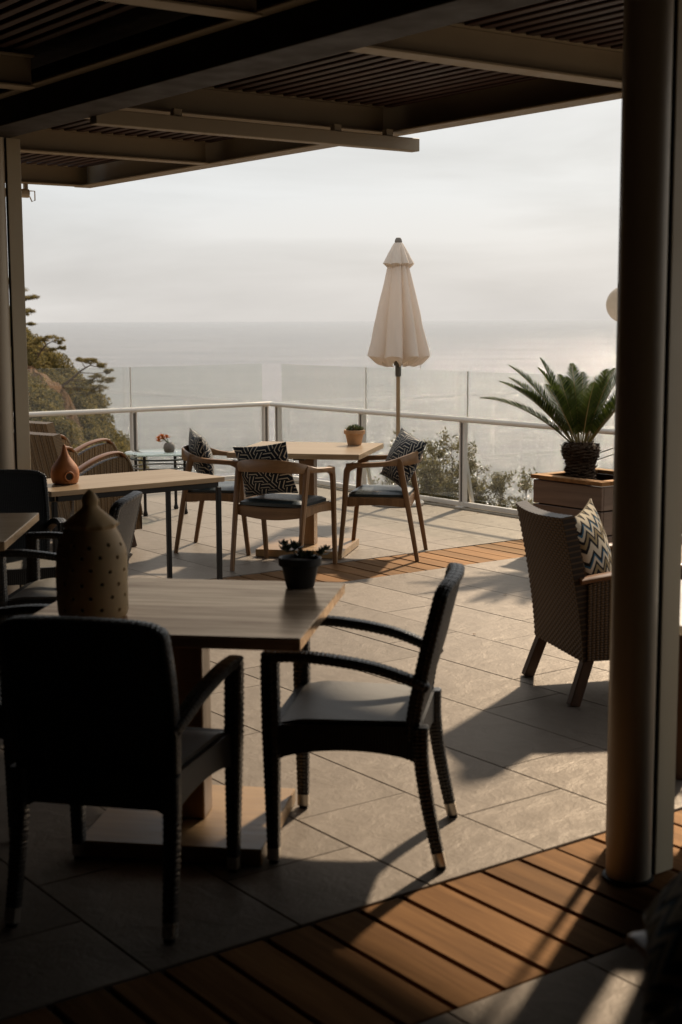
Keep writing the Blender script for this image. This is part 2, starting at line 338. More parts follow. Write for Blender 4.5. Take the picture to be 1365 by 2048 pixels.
# ------------------------------------------------------------------ mesh helpers
class MB:
    def __init__(s): s.v = []; s.f = []; s.uv = {}
    def add(s, verts, faces, uvs=None):
        o = len(s.v); s.v.extend(tuple(p) for p in verts); s.f.extend(tuple(i + o for i in f) for f in faces)
        if uvs:
            for i, q in enumerate(uvs): s.uv[o + i] = q
        return s
    def box(s, c, size, c_=0.0, mat=None):
        """chamfered box centred at c; c_ = chamfer"""
        hx, hy, hz = (x / 2 for x in size); b = min(c_, hx * .9, hy * .9, hz * .9)
        if b <= 0:
            vs = [(x * hx, y * hy, z * hz) for x in (-1, 1) for y in (-1, 1) for z in (-1, 1)]
            fs = [(0, 1, 3, 2), (4, 6, 7, 5), (0, 4, 5, 1), (2, 3, 7, 6), (0, 2, 6, 4), (1, 5, 7, 3)]
        else:
            vs = []; idx = {}
            for x in (-1, 1):
                for y in (-1, 1):
                    for z in (-1, 1):
                        for ax in range(3):
                            p = [x * (hx - b), y * (hy - b), z * (hz - b)]; p[ax] = (x * hx, y * hy, z * hz)[ax]
                            idx[(x, y, z, ax)] = len(vs); vs.append(tuple(p))
            fs = []
            q = [(-1, -1), (1, -1), (1, 1), (-1, 1)]
            for ax in range(3):
                o1, o2 = [a for a in range(3) if a != ax]
                for sgn in (-1, 1):
                    loop = []
                    for a, b2 in q:
                        key = [0, 0, 0]; key[ax] = sgn; key[o1] = a; key[o2] = b2; loop.append(idx[tuple(key) + (ax,)])
                    fs.append(tuple(loop))
            for ax in range(3):                      # edges parallel to ax
                o1, o2 = [a for a in range(3) if a != ax]
                for a in (-1, 1):
                    for b2 in (-1, 1):
                        def kk(e, which):
                            key = [0, 0, 0]; key[ax] = e; key[o1] = a; key[o2] = b2; return idx[tuple(key) + (which,)]
                        fs.append((kk(-1, o1), kk(1, o1), kk(1, o2), kk(-1, o2)))
            for x in (-1, 1):
                for y in (-1, 1):
                    for z in (-1, 1): fs.append(tuple(idx[(x, y, z, a)] for a in range(3)))
        if mat is not None: vs = [tuple(mat @ Vector(p)) for p in vs]
        vs = [(p[0] + c[0], p[1] + c[1], p[2] + c[2]) for p in vs]
        return s.add(vs, fs)
    def beam(s, a, b, w, h, c_=0.002, up=(0, 0, 1)):
        """box from a to b, w across, h in the up direction"""
        a = Vector(a); b = Vector(b); d = b - a; L = d.length; d.normalize()
        x = d.cross(Vector(up)).normalized(); u = x.cross(d).normalized()
        m = Matrix((x, d, u)).transposed()
        return s.box((a + b) / 2, (w, L, h), c_, m)
    def sweep(s, pts, w, h, side=None, n=8, sq=0.55, cap=True, uvscale=None):
        """tube along pts; w, h (full sizes, scalars or lists) of a rounded-rectangle section; side = fixed direction of w"""
        pts = [Vector(p) for p in pts]; N = len(pts)
        W_ = w if hasattr(w, '__len__') else [w] * N; H_ = h if hasattr(h, '__len__') else [h] * N
        vs = []; uvs = []; prev = None; dist = 0
        for i, p in enumerate(pts):
            t = (pts[min(i + 1, N - 1)] - pts[max(i - 1, 0)]).normalized()
            if i: dist += (p - pts[i - 1]).length
            if side is not None:
                sd = Vector(side(i / (N - 1)) if callable(side) else side); sd = (sd - t * sd.dot(t)).normalized()
            else:
                sd = prev if prev is not None else (Vector((0, 0, 1)) if abs(t.z) < .9 else Vector((1, 0, 0)))
                sd = (sd - t * sd.dot(t)).normalized(); prev = sd
            nn = t.cross(sd).normalized()
            for j in range(n):
                th = 2 * math.pi * (j + 0.5) / n; c, sn = math.cos(th), math.sin(th)
                a = math.copysign(abs(c) ** sq, c); b = math.copysign(abs(sn) ** sq, sn)
                vs.append(p + sd * (a * W_[i] / 2) + nn * (b * H_[i] / 2))
                uvs.append((j / n * 2 * (W_[0] + H_[0]), dist))
        fs = [(i * n + j, i * n + (j + 1) % n, (i + 1) * n + (j + 1) % n, (i + 1) * n + j) for i in range(N - 1) for j in range(n)]
        if cap: fs += [tuple(range(n - 1, -1, -1)), tuple((N - 1) * n + j for j in range(n))]
        return s.add(vs, fs, uvs)
    def tube(s, pts, r, n=8, cap=True):
        rr = [2 * x for x in r] if hasattr(r, '__len__') else 2 * r
        return s.sweep(pts, rr, rr, None, n, 1.0, cap)
    def lathe(s, prof, n=32, c=(0, 0, 0), cap=True, jit=0):
        vs = []
        for r, z in prof:
            for j in range(n):
                th = 2 * math.pi * j / n; vs.append((c[0] + r * math.cos(th), c[1] + r * math.sin(th), c[2] + z))
        m = len(prof)
        fs = [(i * n + j, i * n + (j + 1) % n, (i + 1) * n + (j + 1) % n, (i + 1) * n + j) for i in range(m - 1) for j in range(n)]
        if cap: fs += [tuple(range(n - 1, -1, -1)), tuple((m - 1) * n + j for j in range(n))]
        return s.add(vs, fs)
    def sheet(s, f, nu, nv, off=None, lu=1.0, lv=1.0, relief=None):
        """grid surface f(u, v) in 0..1; off(u, v) = vector to the back face; relief(i, j) pushes the front outwards"""
        vs = []; uvs = []
        for j in range(nv + 1):
            for i in range(nu + 1):
                u, v = i / nu, j / nv; p = Vector(f(u, v))
                if relief is not None and off is not None:
                    p = p - Vector(off(u, v)).normalized() * relief(i, j)
                vs.append(p); uvs.append((u * lu, v * lv))
        def id_(i, j): return j * (nu + 1) + i
        fs = [(id_(i, j), id_(i + 1, j), id_(i + 1, j + 1), id_(i, j + 1)) for j in range(nv) for i in range(nu)]
        if off is not None:
            o = len(vs)
            for j in range(nv + 1):
                for i in range(nu + 1):
                    u, v = i / nu, j / nv; p = Vector(f(u, v)) + Vector(off(u, v))
                    if relief is not None: p = p + Vector(off(u, v)).normalized() * relief(i + 1, j)
                    vs.append(p); uvs.append((u * lu, v * lv))
            fs += [(o + id_(i, j), o + id_(i, j + 1), o + id_(i + 1, j + 1), o + id_(i + 1, j)) for j in range(nv) for i in range(nu)]
            ring = [id_(i, 0) for i in range(nu)] + [id_(nu, j) for j in range(nv)] + [id_(i, nv) for i in range(nu, 0, -1)] + [id_(0, j) for j in range(nv, 0, -1)]
            for a, b in zip(ring, ring[1:] + ring[:1]): fs.append((b, a, o + a, o + b))
        return s.add(vs, fs, uvs)
    def mesh(s, name, smooth=False):
        me = bpy.data.meshes.new(name); me.from_pydata(s.v, [], s.f)
        if s.uv:
            ul = me.uv_layers.new(name='UVMap')
            li = np.zeros(len(me.loops), dtype=np.int32); me.loops.foreach_get('vertex_index', li)
            tab = np.zeros((len(s.v), 2), dtype=np.float32)
            for i, q in s.uv.items(): tab[i] = q
            ul.data.foreach_set('uv', tab[li].ravel())
        import bmesh
        bm = bmesh.new(); bm.from_mesh(me); bmesh.ops.recalc_face_normals(bm, faces=bm.faces); bm.to_mesh(me); bm.free()
        if smooth:
            me.polygons.foreach_set('use_smooth', [True] * len(me.polygons))
            try: me.set_sharp_from_angle(angle=R(42))
            except Exception: pass
        me.update(); return me

def obj(name, mesh, mat=None, parent=None, loc=(0, 0, 0), rot=(0, 0, 0)):
    o = bpy.data.objects.new(name, mesh); COL.objects.link(o)
    if mat is not None and mesh is not None and len(mesh.materials) == 0: mesh.materials.append(mat)
    o.parent = parent; o.location = loc; o.rotation_euler = rot; return o
def part(name, mb, mat, parent, smooth=True, loc=(0, 0, 0), rot=(0, 0, 0)):
    return obj(name, mb.mesh(name, smooth), mat, parent, loc, rot)
def tag(o, label, cat, group=None, kind=None):
    if label: o['label'] = label
    if cat: o['category'] = cat
    if group: o['group'] = group
    if kind: o['kind'] = kind
    return o
def thing(name, label, cat, loc=(0, 0, 0), rotz=0.0, group=None):
    o = bpy.data.objects.new(name, None); COL.objects.link(o); o.empty_display_size = 0.1
    o.location = loc; o.rotation_euler = (0, 0, rotz); return tag(o, label, cat, group)
KIDS = {}
def copy_tree(o, parent=None):
    c = o.copy(); COL.objects.link(c); c.parent = parent
    for ch in list(o.children): copy_tree(ch, c)
    return c
def place(proto, x, y, face, label, z=0.0, first=[None]):
    o = copy_tree(proto); o.location = (x, y, z); o.rotation_euler = (0, 0, R(face - 90)); o['label'] = label; return o
def drop(o):
    for ch in list(o.children): drop(ch)
    bpy.data.objects.remove(o, do_unlink=True)
def struct(name, mb, mat, smooth=False, kind='structure'):
    o = part(name, mb, mat, None, smooth); o['kind'] = kind; return o
def smoothstep(a, b, x):
    t = min(1, max(0, (x - a) / (b - a))); return t * t * (3 - 2 * t)
def bez(p, n):
    """Catmull-Rom through the points"""
    p = [Vector(q) for q in p]; out = []
    for i in range(len(p) - 1):
        p0 = p[max(i - 1, 0)]; p1 = p[i]; p2 = p[i + 1]; p3 = p[min(i + 2, len(p) - 1)]
        for k_ in range(n):
            t = k_ / n
            out.append(0.5 * ((2 * p1) + (p2 - p0) * t + (2 * p0 - 5 * p1 + 4 * p2 - p3) * t * t + (3 * p1 - p0 - 3 * p2 + p3) * t ** 3))
    out.append(p[-1]); return out

# ================================================================== SETTING
# ---- sea
mb = MB(); n = 96; rr = [0, 60, 300, 1500, 8000, 45000]
vs = [(0, 0, -34)]
for r in rr[1:]:
    for j in range(n): vs.append((r * math.cos(2 * math.pi * j / n), r * math.sin(2 * math.pi * j / n), -34))
fs = [(0, 1 + j, 1 + (j + 1) % n) for j in range(n)]
for i in range(len(rr) - 2):
    for j in range(n): fs.append((1 + i * n + j, 1 + (i + 1) * n + j, 1 + (i + 1) * n + (j + 1) % n, 1 + i * n + (j + 1) % n))
mb.add(vs, fs); struct('sea', mb, M['sea'])

# ---- terrace floor: slab, tiles, deck strips
mb = MB(); FL_U0, FL_U1, FL_V0, FL_V1 = -4.0, 8.42, -4.0, 12.66
ROTZ = Matrix.Rotation(T, 3, 'Z')
cu, cv = (FL_U0 + FL_U1) / 2, (FL_V0 + FL_V1) / 2
mb.box(uv2w(cu, cv, -0.33), (FL_U1 - FL_U0, FL_V1 - FL_V0, 0.6), 0.0, ROTZ)
floor = struct('terrace_floor', mb, M['grout'])
STRIPS = [(2.45, 3.07), (7.165, 7.775)]
PITCH = 0.4655; TL = 0.93; U_TILE0 = 3.05
mesh_cache = {}
def slab_piece(du, dv, dz, ch, tagname):
    key = (round(du, 3), round(dv, 3), round(dz, 3), tagname)
    if key not in mesh_cache: mesh_cache[key] = MB().box((0, 0, 0), (du, dv, dz), ch).mesh(tagname)
    return mesh_cache[key]
row0 = int(math.floor((FL_U0 - U_TILE0) / PITCH))
n_tile = 0; outside = MB()
for r in range(row0, 13):
    ua = U_TILE0 + r * PITCH; ub = min(ua + PITCH, 8.2)
    if ub - ua < 0.03: continue
    off = 3.46 + (0.30 if r % 2 else 0.0)
    cuts = [FL_V0]
    q = off - 9 * TL
    while q < 12.42:
        if q > FL_V0 + 0.02: cuts.append(q)
        q += TL
    cuts.append(12.42)
    segs = list(zip(cuts[:-1], cuts[1:]))
    for s0, s1 in STRIPS:
        new = []
        for a, b in segs:
            if b <= s0 or a >= s1: new.append((a, b)); continue
            if a < s0: new.append((a, s0))
            if b > s1: new.append((s1, b))
        segs = new
    for a, b in segs:
        if b - a < 0.03: continue
        du, dv = ub - ua - 0.0030, b - a - 0.0018
        c = uv2w((ua + ub) / 2, (a + b) / 2, 0)
        px = [proj(uv2w(uu, vv, 0)) for uu in (ua, ub) for vv in (a, b)]
        seen = any(q is not None and -260 < q[0] < 1625 and 900 < q[1] < 2250 for q in px)
        if seen:
            o = obj('tile', slab_piece(du, dv, 0.026, 0.0022, 'tile'), M['tile'], floor, (c.x, c.y, -0.013 + rnd.uniform(-.0007, .0007)), (0, 0, T)); n_tile += 1
        else:
            outside.box((c.x, c.y, -0.013), (du, dv, 0.026), 0, ROTZ)
o = part('tile_field', outside, M['tile'], floor, False); o['kind'] = 'stuff'
for si, (s0, s1) in enumerate(STRIPS):
    start = 2.31 if si == 0 else 5.84
    mb = MB(); mb.box(uv2w((0.2 + 8.2) / 2 if si else 1.6, (s0 + s1) / 2, -0.026), (7.6 if si else 8.0, s1 - s0 - 0.004, 0.006), 0, ROTZ)
    deck = struct('deck_strip', mb, M['soil'])
    k0 = -14 if si == 0 else -30
    for kk in range(k0, 22):
        ua = start + kk * 0.157; ub = ua + 0.157
        if ub > (5.6 if si == 0 else 8.1) or ua < (0.2 if si == 0 else 1.6): continue
        gap = 0.012 + rnd.uniform(-.003, .005); L = s1 - s0 - 0.012 - rnd.uniform(0, .006)
        c = uv2w((ua + ub) / 2, (s0 + s1) / 2, 0)
        if proj(c) is None: continue
        me = slab_piece(ub - ua - gap, L, 0.022, 0.003, 'board')
        obj('board', me, M['deck'], deck, (c.x, c.y, -0.014 + rnd.uniform(-.0015, .0015)), (0, 0, T + rnd.uniform(-.003, .003)))
# terrace kerb beyond the tiles
mb = MB(); mb.box(uv2w(8.32, cv, -0.008), (0.21, FL_V1 - FL_V0 - 0.02, 0.03), 0.004, ROTZ)
mb.box(uv2w(cu - 0.11, 12.54, -0.009), (FL_U1 - FL_U0 - 0.24, 0.21, 0.03), 0.004, ROTZ)
kerb = struct('terrace_kerb', mb, M['concrete'])

# ---- the ground falling from the terrace to the sea, and the hillside to the left
from mathutils import noise as MN
def hillz(x, y):
    u, v = w2uv(x, y)
    d = max(u - 8.2, v - 12.5)                     # distance beyond the terrace
    z = -1.9 - 1.25 * max(0, d) if d > -0.6 else -2.0
    # headland on the left, about 40 m away
    a = x + 9.15
    zz = 0.55 - (0.80 * a if a < 1.6 else 1.28 + 1.7 * (a - 1.6))
    if a < -6: zz += 0.35 * (a + 6)
    zz -= 0.55 * max(0, y - 43.5) + 0.9 * max(0, 36.5 - y)
    w = min(1.0, max(0.0, (zz + 12) / 6))
    zz += (0.55 * MN.fractal((x * .45, y * .45, 3.1), 0.9, 2.1, 5) + 0.25 * MN.fractal((x * 1.6, y * 1.6, 7.7), 0.8, 2.0, 4)) * w
    return max(z, zz, -36.0)
mb = MB(); NX, NY = 250, 250
vs = []
for j in range(NY + 1):
    for i in range(NX + 1):
        x = -32 + 58 * i / NX; y = -14 + 84 * j / NY
        vs.append((x, y, hillz(x, y)))
fs = [(j * (NX + 1) + i, j * (NX + 1) + i + 1, (j + 1) * (NX + 1) + i + 1, (j + 1) * (NX + 1) + i) for j in range(NY) for i in range(NX)
      if not all(-3.6 < w2uv(vs[q][0], vs[q][1])[0] < 7.9 and -3.6 < w2uv(vs[q][0], vs[q][1])[1] < 12.2 for q in (j * (NX + 1) + i, (j + 1) * (NX + 1) + i + 1))]
mb.add(vs, fs); struct('cliff_terrain', mb, M['rock'], True)

# ---- building shell behind and beside the camera (dark interior), plus an added light-blocking panel
mb = MB()
mb.beam(uv2w(-3.9, -3.6, 1.5), uv2w(-3.9, 7.45, 1.5), 0.2, 3.1, 0); w_back = struct('wall_back', mb, M['wall'])
mb = MB(); mb.beam(uv2w(-3.8, -3.7, 1.5), uv2w(5.2, -3.7, 1.5), 0.2, 3.1, 0); struct('wall_right', mb, M['wall'])
mb = MB(); mb.beam(uv2w(3.20, 1.0, 1.31), uv2w(3.20, 2.61, 1.31), 0.05, 2.62, 0); struct('light_blocker', mb, M['wall'])  # unseen panel added to keep sun and sky off the near floor
mb = MB(); mb.beam(uv2w(-3.8, 7.52, 1.5), uv2w(2.86, 7.52, 1.5), 0.16, 3.1, 0); struct('wall_left', mb, M['wall'])

# ================================================================== ROOF
roof = thing('pergola_roof', 'dark slatted terrace roof with steel cross beams and overhanging edge', 'roof')
ZB = 2.70
RV0, RV1 = -3.7, 10.5
def rbox(name, u0, u1, v0, v1, z0, z1, mat, parent=roof, ch=0.003):
    return part(name, MB().box((0, 0, 0), (u1 - u0, v1 - v0, z1 - z0), ch), mat, parent, False, uv2w((u0 + u1) / 2, (v0 + v1) / 2, (z0 + z1) / 2), (0, 0, T))
rbox('roof_panel', -3.8, 5.262, RV0, RV1 + .0, 2.99, 3.12, M['roof_deck'])
# main beam over the columns
mbm = rbox('main_beam', 3.02, 3.25, RV0 + .02, RV1 - .03, 2.634, 2.86, M['beam_dark'])
rbox('beam_flange', 2.955, 3.018, RV0 + .02, RV1 - .03, 2.763, 2.775, M['steel_roof'])
# edge channel
rbox('edge_web', 5.245, 5.262, RV0, RV1, ZB + .012, 2.985, M['steel_roof'])
rbox('edge_flange', 5.13, 5.27, RV0, RV1, ZB, ZB + .0115, M['steel_roof'])
rbox('edge_upper_flange', 5.17, 5.243, RV0, RV1, 2.885, 2.897, M['steel_roof'])
rbox('end_plate', 5.132, 5.2435, RV1 - .014, RV1 - .004, ZB + .0125, 2.884, M['steel_roof'])
def ibeam(u0, u1, v, name='cross_beam', h=0.150, zb=ZB, fl=0.11, mat='steel_roof'):
    m = MB(); z0 = zb + 0.002
    m.box((0, 0, 0.005), (u1 - u0, fl, 0.010), 0.0015); m.box((0, 0.0, h / 2 + .0), (u1 - u0 - .002, 0.03, h - 0.022), 0.001); m.box((0, 0, h - .005), (u1 - u0, fl, 0.010), 0.0015)
    return part(name, m, M[mat], roof, False, uv2w((u0 + u1) / 2, v, z0), (0, 0, T))
BAYS = [-3.6, -1.25, 0.7, 2.65, 4.60, 6.55, 8.50, 10.42]
for v in BAYS[1:]: ibeam(3.253, 5.128, v)
for v in BAYS[1:-1]: ibeam(-3.7, 2.95, v - 0.08, zb=2.74)
# hung rail below the roof with its brackets
hr = rbox('hung_rail', 3.255, 5.285, 6.40, 6.47, 2.60, 2.672, M['steel_roof'])
for uu in (3.72, 4.72, 5.08):
    rbox('rail_bracket', uu - .025, uu + .025, 6.415, 6.455, 2.673, 2.712, M['steel_roof'])
hr2 = rbox('rail_liner', 3.255, 5.20, 6.62, 6.66, 2.655, 2.69, M['steel_roof'])
# slats, running along v between the beams
for bi in range(len(BAYS) - 1):
    v0, v1 = BAYS[bi] + .065, BAYS[bi + 1] - .065
    mid = uv2w(4.2, (v0 + v1) / 2, 2.9); q = proj(mid)
    if v1 > 2.6:
        me = slab_piece(0.045, v1 - v0, 0.038, 0.003, 'slat')
        uu = 3.31
        while uu < 5.12:
            c = uv2w(uu, (v0 + v1) / 2, 2.858); obj('slat', me, M['slat'], roof, c, (0, 0, T)); uu += 0.086
    if 2.6 < v1 < 9:
        uu = 2.86
        while uu > 1.1:
            c = uv2w(uu, (v0 + v1) / 2 - .08, 2.925); obj('slat', me, M['slat'], roof, c, (0, 0, T)); uu -= 0.086
# roller blind at the far roof end
rb = thing('roller_blind', 'cream rolled-up blind with bead chain under the far roof end', 'blind', uv2w(4.0, 10.46, 2.63), T)
m = MB(); m.tube([(-1.2, 0, 0), (0.72, 0, 0)], 0.034, 16); part('roll', m, M['blind'], rb)
m = MB(); m.tube([(0.73, 0, 0.02), (0.775, 0, 0.02), (0.775, 0, -0.05), (0.75, 0, -0.06), (0.73, 0, -0.02)], 0.005, 6); part('bead_chain', m, M['blind'], rb)
for q_ in (0.70, -1.1): part('bracket', MB().box((q_, 0, 0.052), (0.03, 0.03, 0.04), .002), M['steel_roof'], rb, False)

# ---- columns: round pipe with a flat post beside it
def column(x, y, label):
    c = thing('terrace_column', label, 'column', (x, y, 0), T, 'roof columns')
    m = MB(); m.tube([(0, 0, 0.004), (0, 0, 2.632)], 0.0665, 40, True); part('pipe', m, M['pipe'], c)
    m = MB(); m.lathe([(.0672, .0), (.076, .0), (.076, .005), (.0672, .008)], 40, (0, 0, .001), cap=False); part('base_collar', m, M['black_metal'], c)
    m = MB(); m.box((0.1075, -0.030, 1.318), (0.080, 0.032, 2.628), 0.002); part('post', m, M['post'], c, False)
    m = MB(); m.box((0.0665, -0.032, 1.318), (0.002, 0.024, 2.626), 0.0); part('gap_shade', m, M['black_metal'], c, False)  # black strip paints the shaded gap between pipe and post
    return c
near_col = column(0.853, 4.062, 'round grey metal column with flat post standing on the near deck strip')
m = MB(); m.box((0.140, 0.203, 1.318), (0.022, 0.022, 2.628), 0.002); part('slim_post', m, M['post'], near_col, False)
column(-1.878, 7.86, 'round metal column with beige flat post behind the back of a black chair')

# ================================================================== BALUSTRADE
def balustrade(name, label, p0, p1, posts, out):
    """p0,p1: (u,v) ends; posts: distances along; out: unit (u,v) to the sea side"""
    A = uv2w(*p0); B = uv2w(*p1); d = (B - A); L = d.length; ang = math.atan2(d.y, d.x)
    root = thing(name, label, 'balustrade', A, ang)
    sgn = 1 if (uv2w(p0[0] + out[0], p0[1] + out[1]) - A).dot(Vector((-math.sin(ang), math.cos(ang), 0))) > 0 else -1
    m = MB(); m.tube([(-0.02, -sgn * 0.035, 0.785), (L + 0.02, -sgn * 0.035, 0.785)], 0.024, 16); part('handrail', m, M['rail'], root)
    m = MB(); m.box((L / 2, 0, 0.035), (L, 0.045, 0.04), 0.004); part('base_channel', m, M['rail'], root, False)
    for s_ in posts:
        m = MB(); m.box((s_, 0.0, 0.38), (0.030, 0.03, 0.74), .002); po = part('post', m, M['rail_dark'], root, False)
        for q_ in (-.023, .023):
            m = MB(); m.box((s_ + q_, 0, 0.385), (0.015, 0.05, 0.77), .002); part('flat_bar', m, M['rail'], po, False)
        m = MB(); m.box((s_, -sgn * .012, 0.775), (0.075, 0.04, 0.012), .002); part('bracket', m, M['rail'], po, False)
        m = MB(); m.box((s_, 0, 0.008), (0.09, 0.11, 0.012), .002); part('foot_plate', m, M['rail'], po, False)
        m = MB(); m.beam((s_, sgn * 0.03, 0.42), (s_, sgn * 0.11, 0.02), 0.03, 0.03, .002); part('strut', m, M['rail'], po, False)
    ends = [0.03] + list(posts) + [L - 0.03]
    ends = sorted(set(round(e, 3) for e in ends)); gl = []
    for a, b in zip(ends[:-1], ends[1:]):
        if b - a < 0.2: continue
        m = MB(); m.box(((a + b) / 2, sgn * 0.045, 0.64), (b - a - 0.016, 0.012, 1.13), .0015)
        part('glass_pane', m, M['glass'], root, False)
        if b < L - .1:
            m = MB(); m.box((b, sgn * 0.045, 1.0), (0.009, 0.010, 0.40), 0.001); part('edge_seal', m, M['rail_dark'] if name.endswith('side') else M['rail'], root, False)
    return root
balustrade('glass_balustrade', 'glass balustrade with pale handrail in front of the pine hillside', (1.6, 12.5), (8.27, 12.5), [0.45, 2.0, 3.55, 5.077, 6.63], (0, 1))
bal_r = balustrade('glass_balustrade', 'glass balustrade with pale handrail running behind the umbrella and cycad', (8.28, 12.38), (8.28, -0.4), [0.055, 1.50, 2.97, 4.48, 5.96, 7.43, 8.9, 10.4], (1, 0))

for z0_ in (.58, .53):
    m = MB(); m.tube([(4.48, .06, z0_), (5.20, .06, z0_ + .235), (5.96, .06, z0_ + .50)], .0035, 6); part('stay_wire', m, M['black_metal'], bal_r)

# ================================================================== TABLES
def pedestal_table(label, x, y, rot, size, top_mat, leg_mat, base=0.60, h=0.75, post=0.11):
    t = thing('pedestal_table', label, 'table', (x, y, 0), rot)
    m = MB(); m.box((0, 0, h - 0.019), (size, size, 0.038), 0.003); part('table_top', m, top_mat, t, False)
    m = MB(); m.box((0, 0, (h - 0.04 + 0.055) / 2), (post, post, h - 0.04 - 0.057), 0.004); part('pedestal', m, leg_mat, t, False)
    m = MB(); m.box((0, 0, 0.030), (base, base, 0.052), 0.003); part('base_plate', m, top_mat if False else M['oak_base'], t, False)
    m = MB(); m.box((0, 0, h - 0.046), (size * .6, 0.08, 0.012), 0.001); m.box((0, 0, h - 0.0585), (0.08, size * .6, 0.0115), 0.001); part('top_bracket', m, M['black_metal'], t, False)
    return t
M['oak_base'] = m_wood('oak_base', (0.26, 0.145, 0.055), (0.42, 0.26, 0.115), axis=0, rough=0.4, streak=15)
near_table = pedestal_table('square oak table in shade carrying the pierced clay lantern', -0.49, 4.475, R(-8.5), 0.885, M['oak'], M['oak_leg'], 0.58)
far_table = pedestal_table('pale oak table in sun with three wooden armchairs around it', -0.235, 10.12, R(-12), 0.93, M['oak_far'], M['oak_leg'], 0.62)
left_table = pedestal_table('oak table cut by the frame between two black woven chairs', -1.86, 6.22, R(3), 0.90, M['oak_far'], M['oak_leg'], 0.58)
# slim console table with black metal legs
ct = thing('console_table', 'narrow pale-topped table on thin black legs carrying the orange clay pot', 'table', (-1.30, 8.12, 0), R(39))
m = MB(); m.box((0, 0, 0.7345), (1.12, 0.60, 0.028), 0.002); part('table_top', m, M['oak_far'], ct, False)
for yy in (-.275, .275): part('rail', MB().box((0, yy, 0.704), (1.03, 0.025, 0.030), .002), M['black_metal'], ct, False)
for xx in (-.53, .53): part('rail', MB().box((xx, 0, 0.704), (0.025, 0.52, 0.030), .002), M['black_metal'], ct, False)
for sx in (-1, 1):
    for sy in (-1, 1):
        m = MB(); m.box((sx * .53, sy * .275, 0.345), (0.026, 0.026, 0.688), .002); part('leg', m, M['black_metal'], ct, False)
# white-topped table right of the near column
wt = thing('white_table', 'white-topped table at the right edge beyond the near column', 'table', (1.52, 4.62, 0), R(-8))
m = MB(); m.box((0, 0, 0.70), (0.86, 0.80, 0.030), 0.003); part('table_top', m, M['white_table'], wt, False)
m = MB(); m.box((0, 0, 0.655), (0.78, 0.72, 0.055), 0.003); part('apron_frame', m, M['dark_leg'], wt, False)
for sx in (-1, 1):
    for sy in (-1, 1):
        m = MB(); m.box((sx * .35, sy * .32, 0.314), (0.06, 0.06, 0.626), .003); part('leg', m, M['dark_leg'], wt, False)
# round glass side table
gt = thing('glass_side_table', 'round glass-topped side table on black legs holding the small flower vase', 'table', (-1.565, 12.26, 0), R(20))
m = MB(); m.lathe([(0.0, 0.514), (0.298, 0.514), (0.302, 0.517), (0.302, 0.525), (0.298, 0.528), (0.0, 0.528)], 48, cap=False); part('glass_top', m, M['glass_table'], gt)
for zz, nm in ((0.475, 'upper_ring'), (0.40, 'lower_ring')):
    m = MB(); N_ = 48; m.sweep([(0.245 * math.cos(2 * math.pi * j / N_), 0.245 * math.sin(2 * math.pi * j / N_), zz) for j in range(N_ + 1)], 0.014, 0.030 if zz > .45 else .02, (0, 0, 1), 6, .6, False); part(nm, m, M['black_metal'] if zz > .45 else M['rail_dark'], gt)
for a in range(4):
    th = R(45 + 90 * a); xx, yy = 0.248 * math.cos(th), 0.248 * math.sin(th)
    m = MB(); m.tube([(xx, yy, 0.03), (xx, yy, 0.512)], 0.013, 10); l = part('leg', m, M['black_metal'], gt)
    m = MB(); m.lathe([(0.017, 0.0), (0.022, 0.01), (0.018, 0.03), (0.013, 0.045)], 12, (xx, yy, 0)); part('foot', m, M['black_metal'], l)

# ================================================================== BLACK WOVEN CHAIRS
def woven_strip(pts, w, h, side):
    """plaited strip: rings swell and pinch along the length"""
    pts = [Vector(p) for p in pts]; L = sum((b - a).length for a, b in zip(pts, pts[1:])); n = max(6, int(L / 0.0085))
    # resample
    cum = [0]
    for a, b in zip(pts, pts[1:]): cum.append(cum[-1] + (b - a).length)
    def at(s):
        for i in range(len(pts) - 1):
            if s <= cum[i + 1] or i == len(pts) - 2:
                t = (s - cum[i]) / max(1e-9, cum[i + 1] - cum[i]); return pts[i].lerp(pts[i + 1], t), i + t
    q = []; ws = []; hs = []
    for i in range(n + 1):
        p, fi = at(L * i / n); tt = L * i / n / L
        ww = w(tt) if callable(w) else w; hh = h(tt) if callable(h) else h
        f = 1.0 if i % 2 else 0.90
        q.append(p); ws.append(ww * f); hs.append(hh * f)
    return MB().sweep(q, ws, hs, side, 10, 0.5)
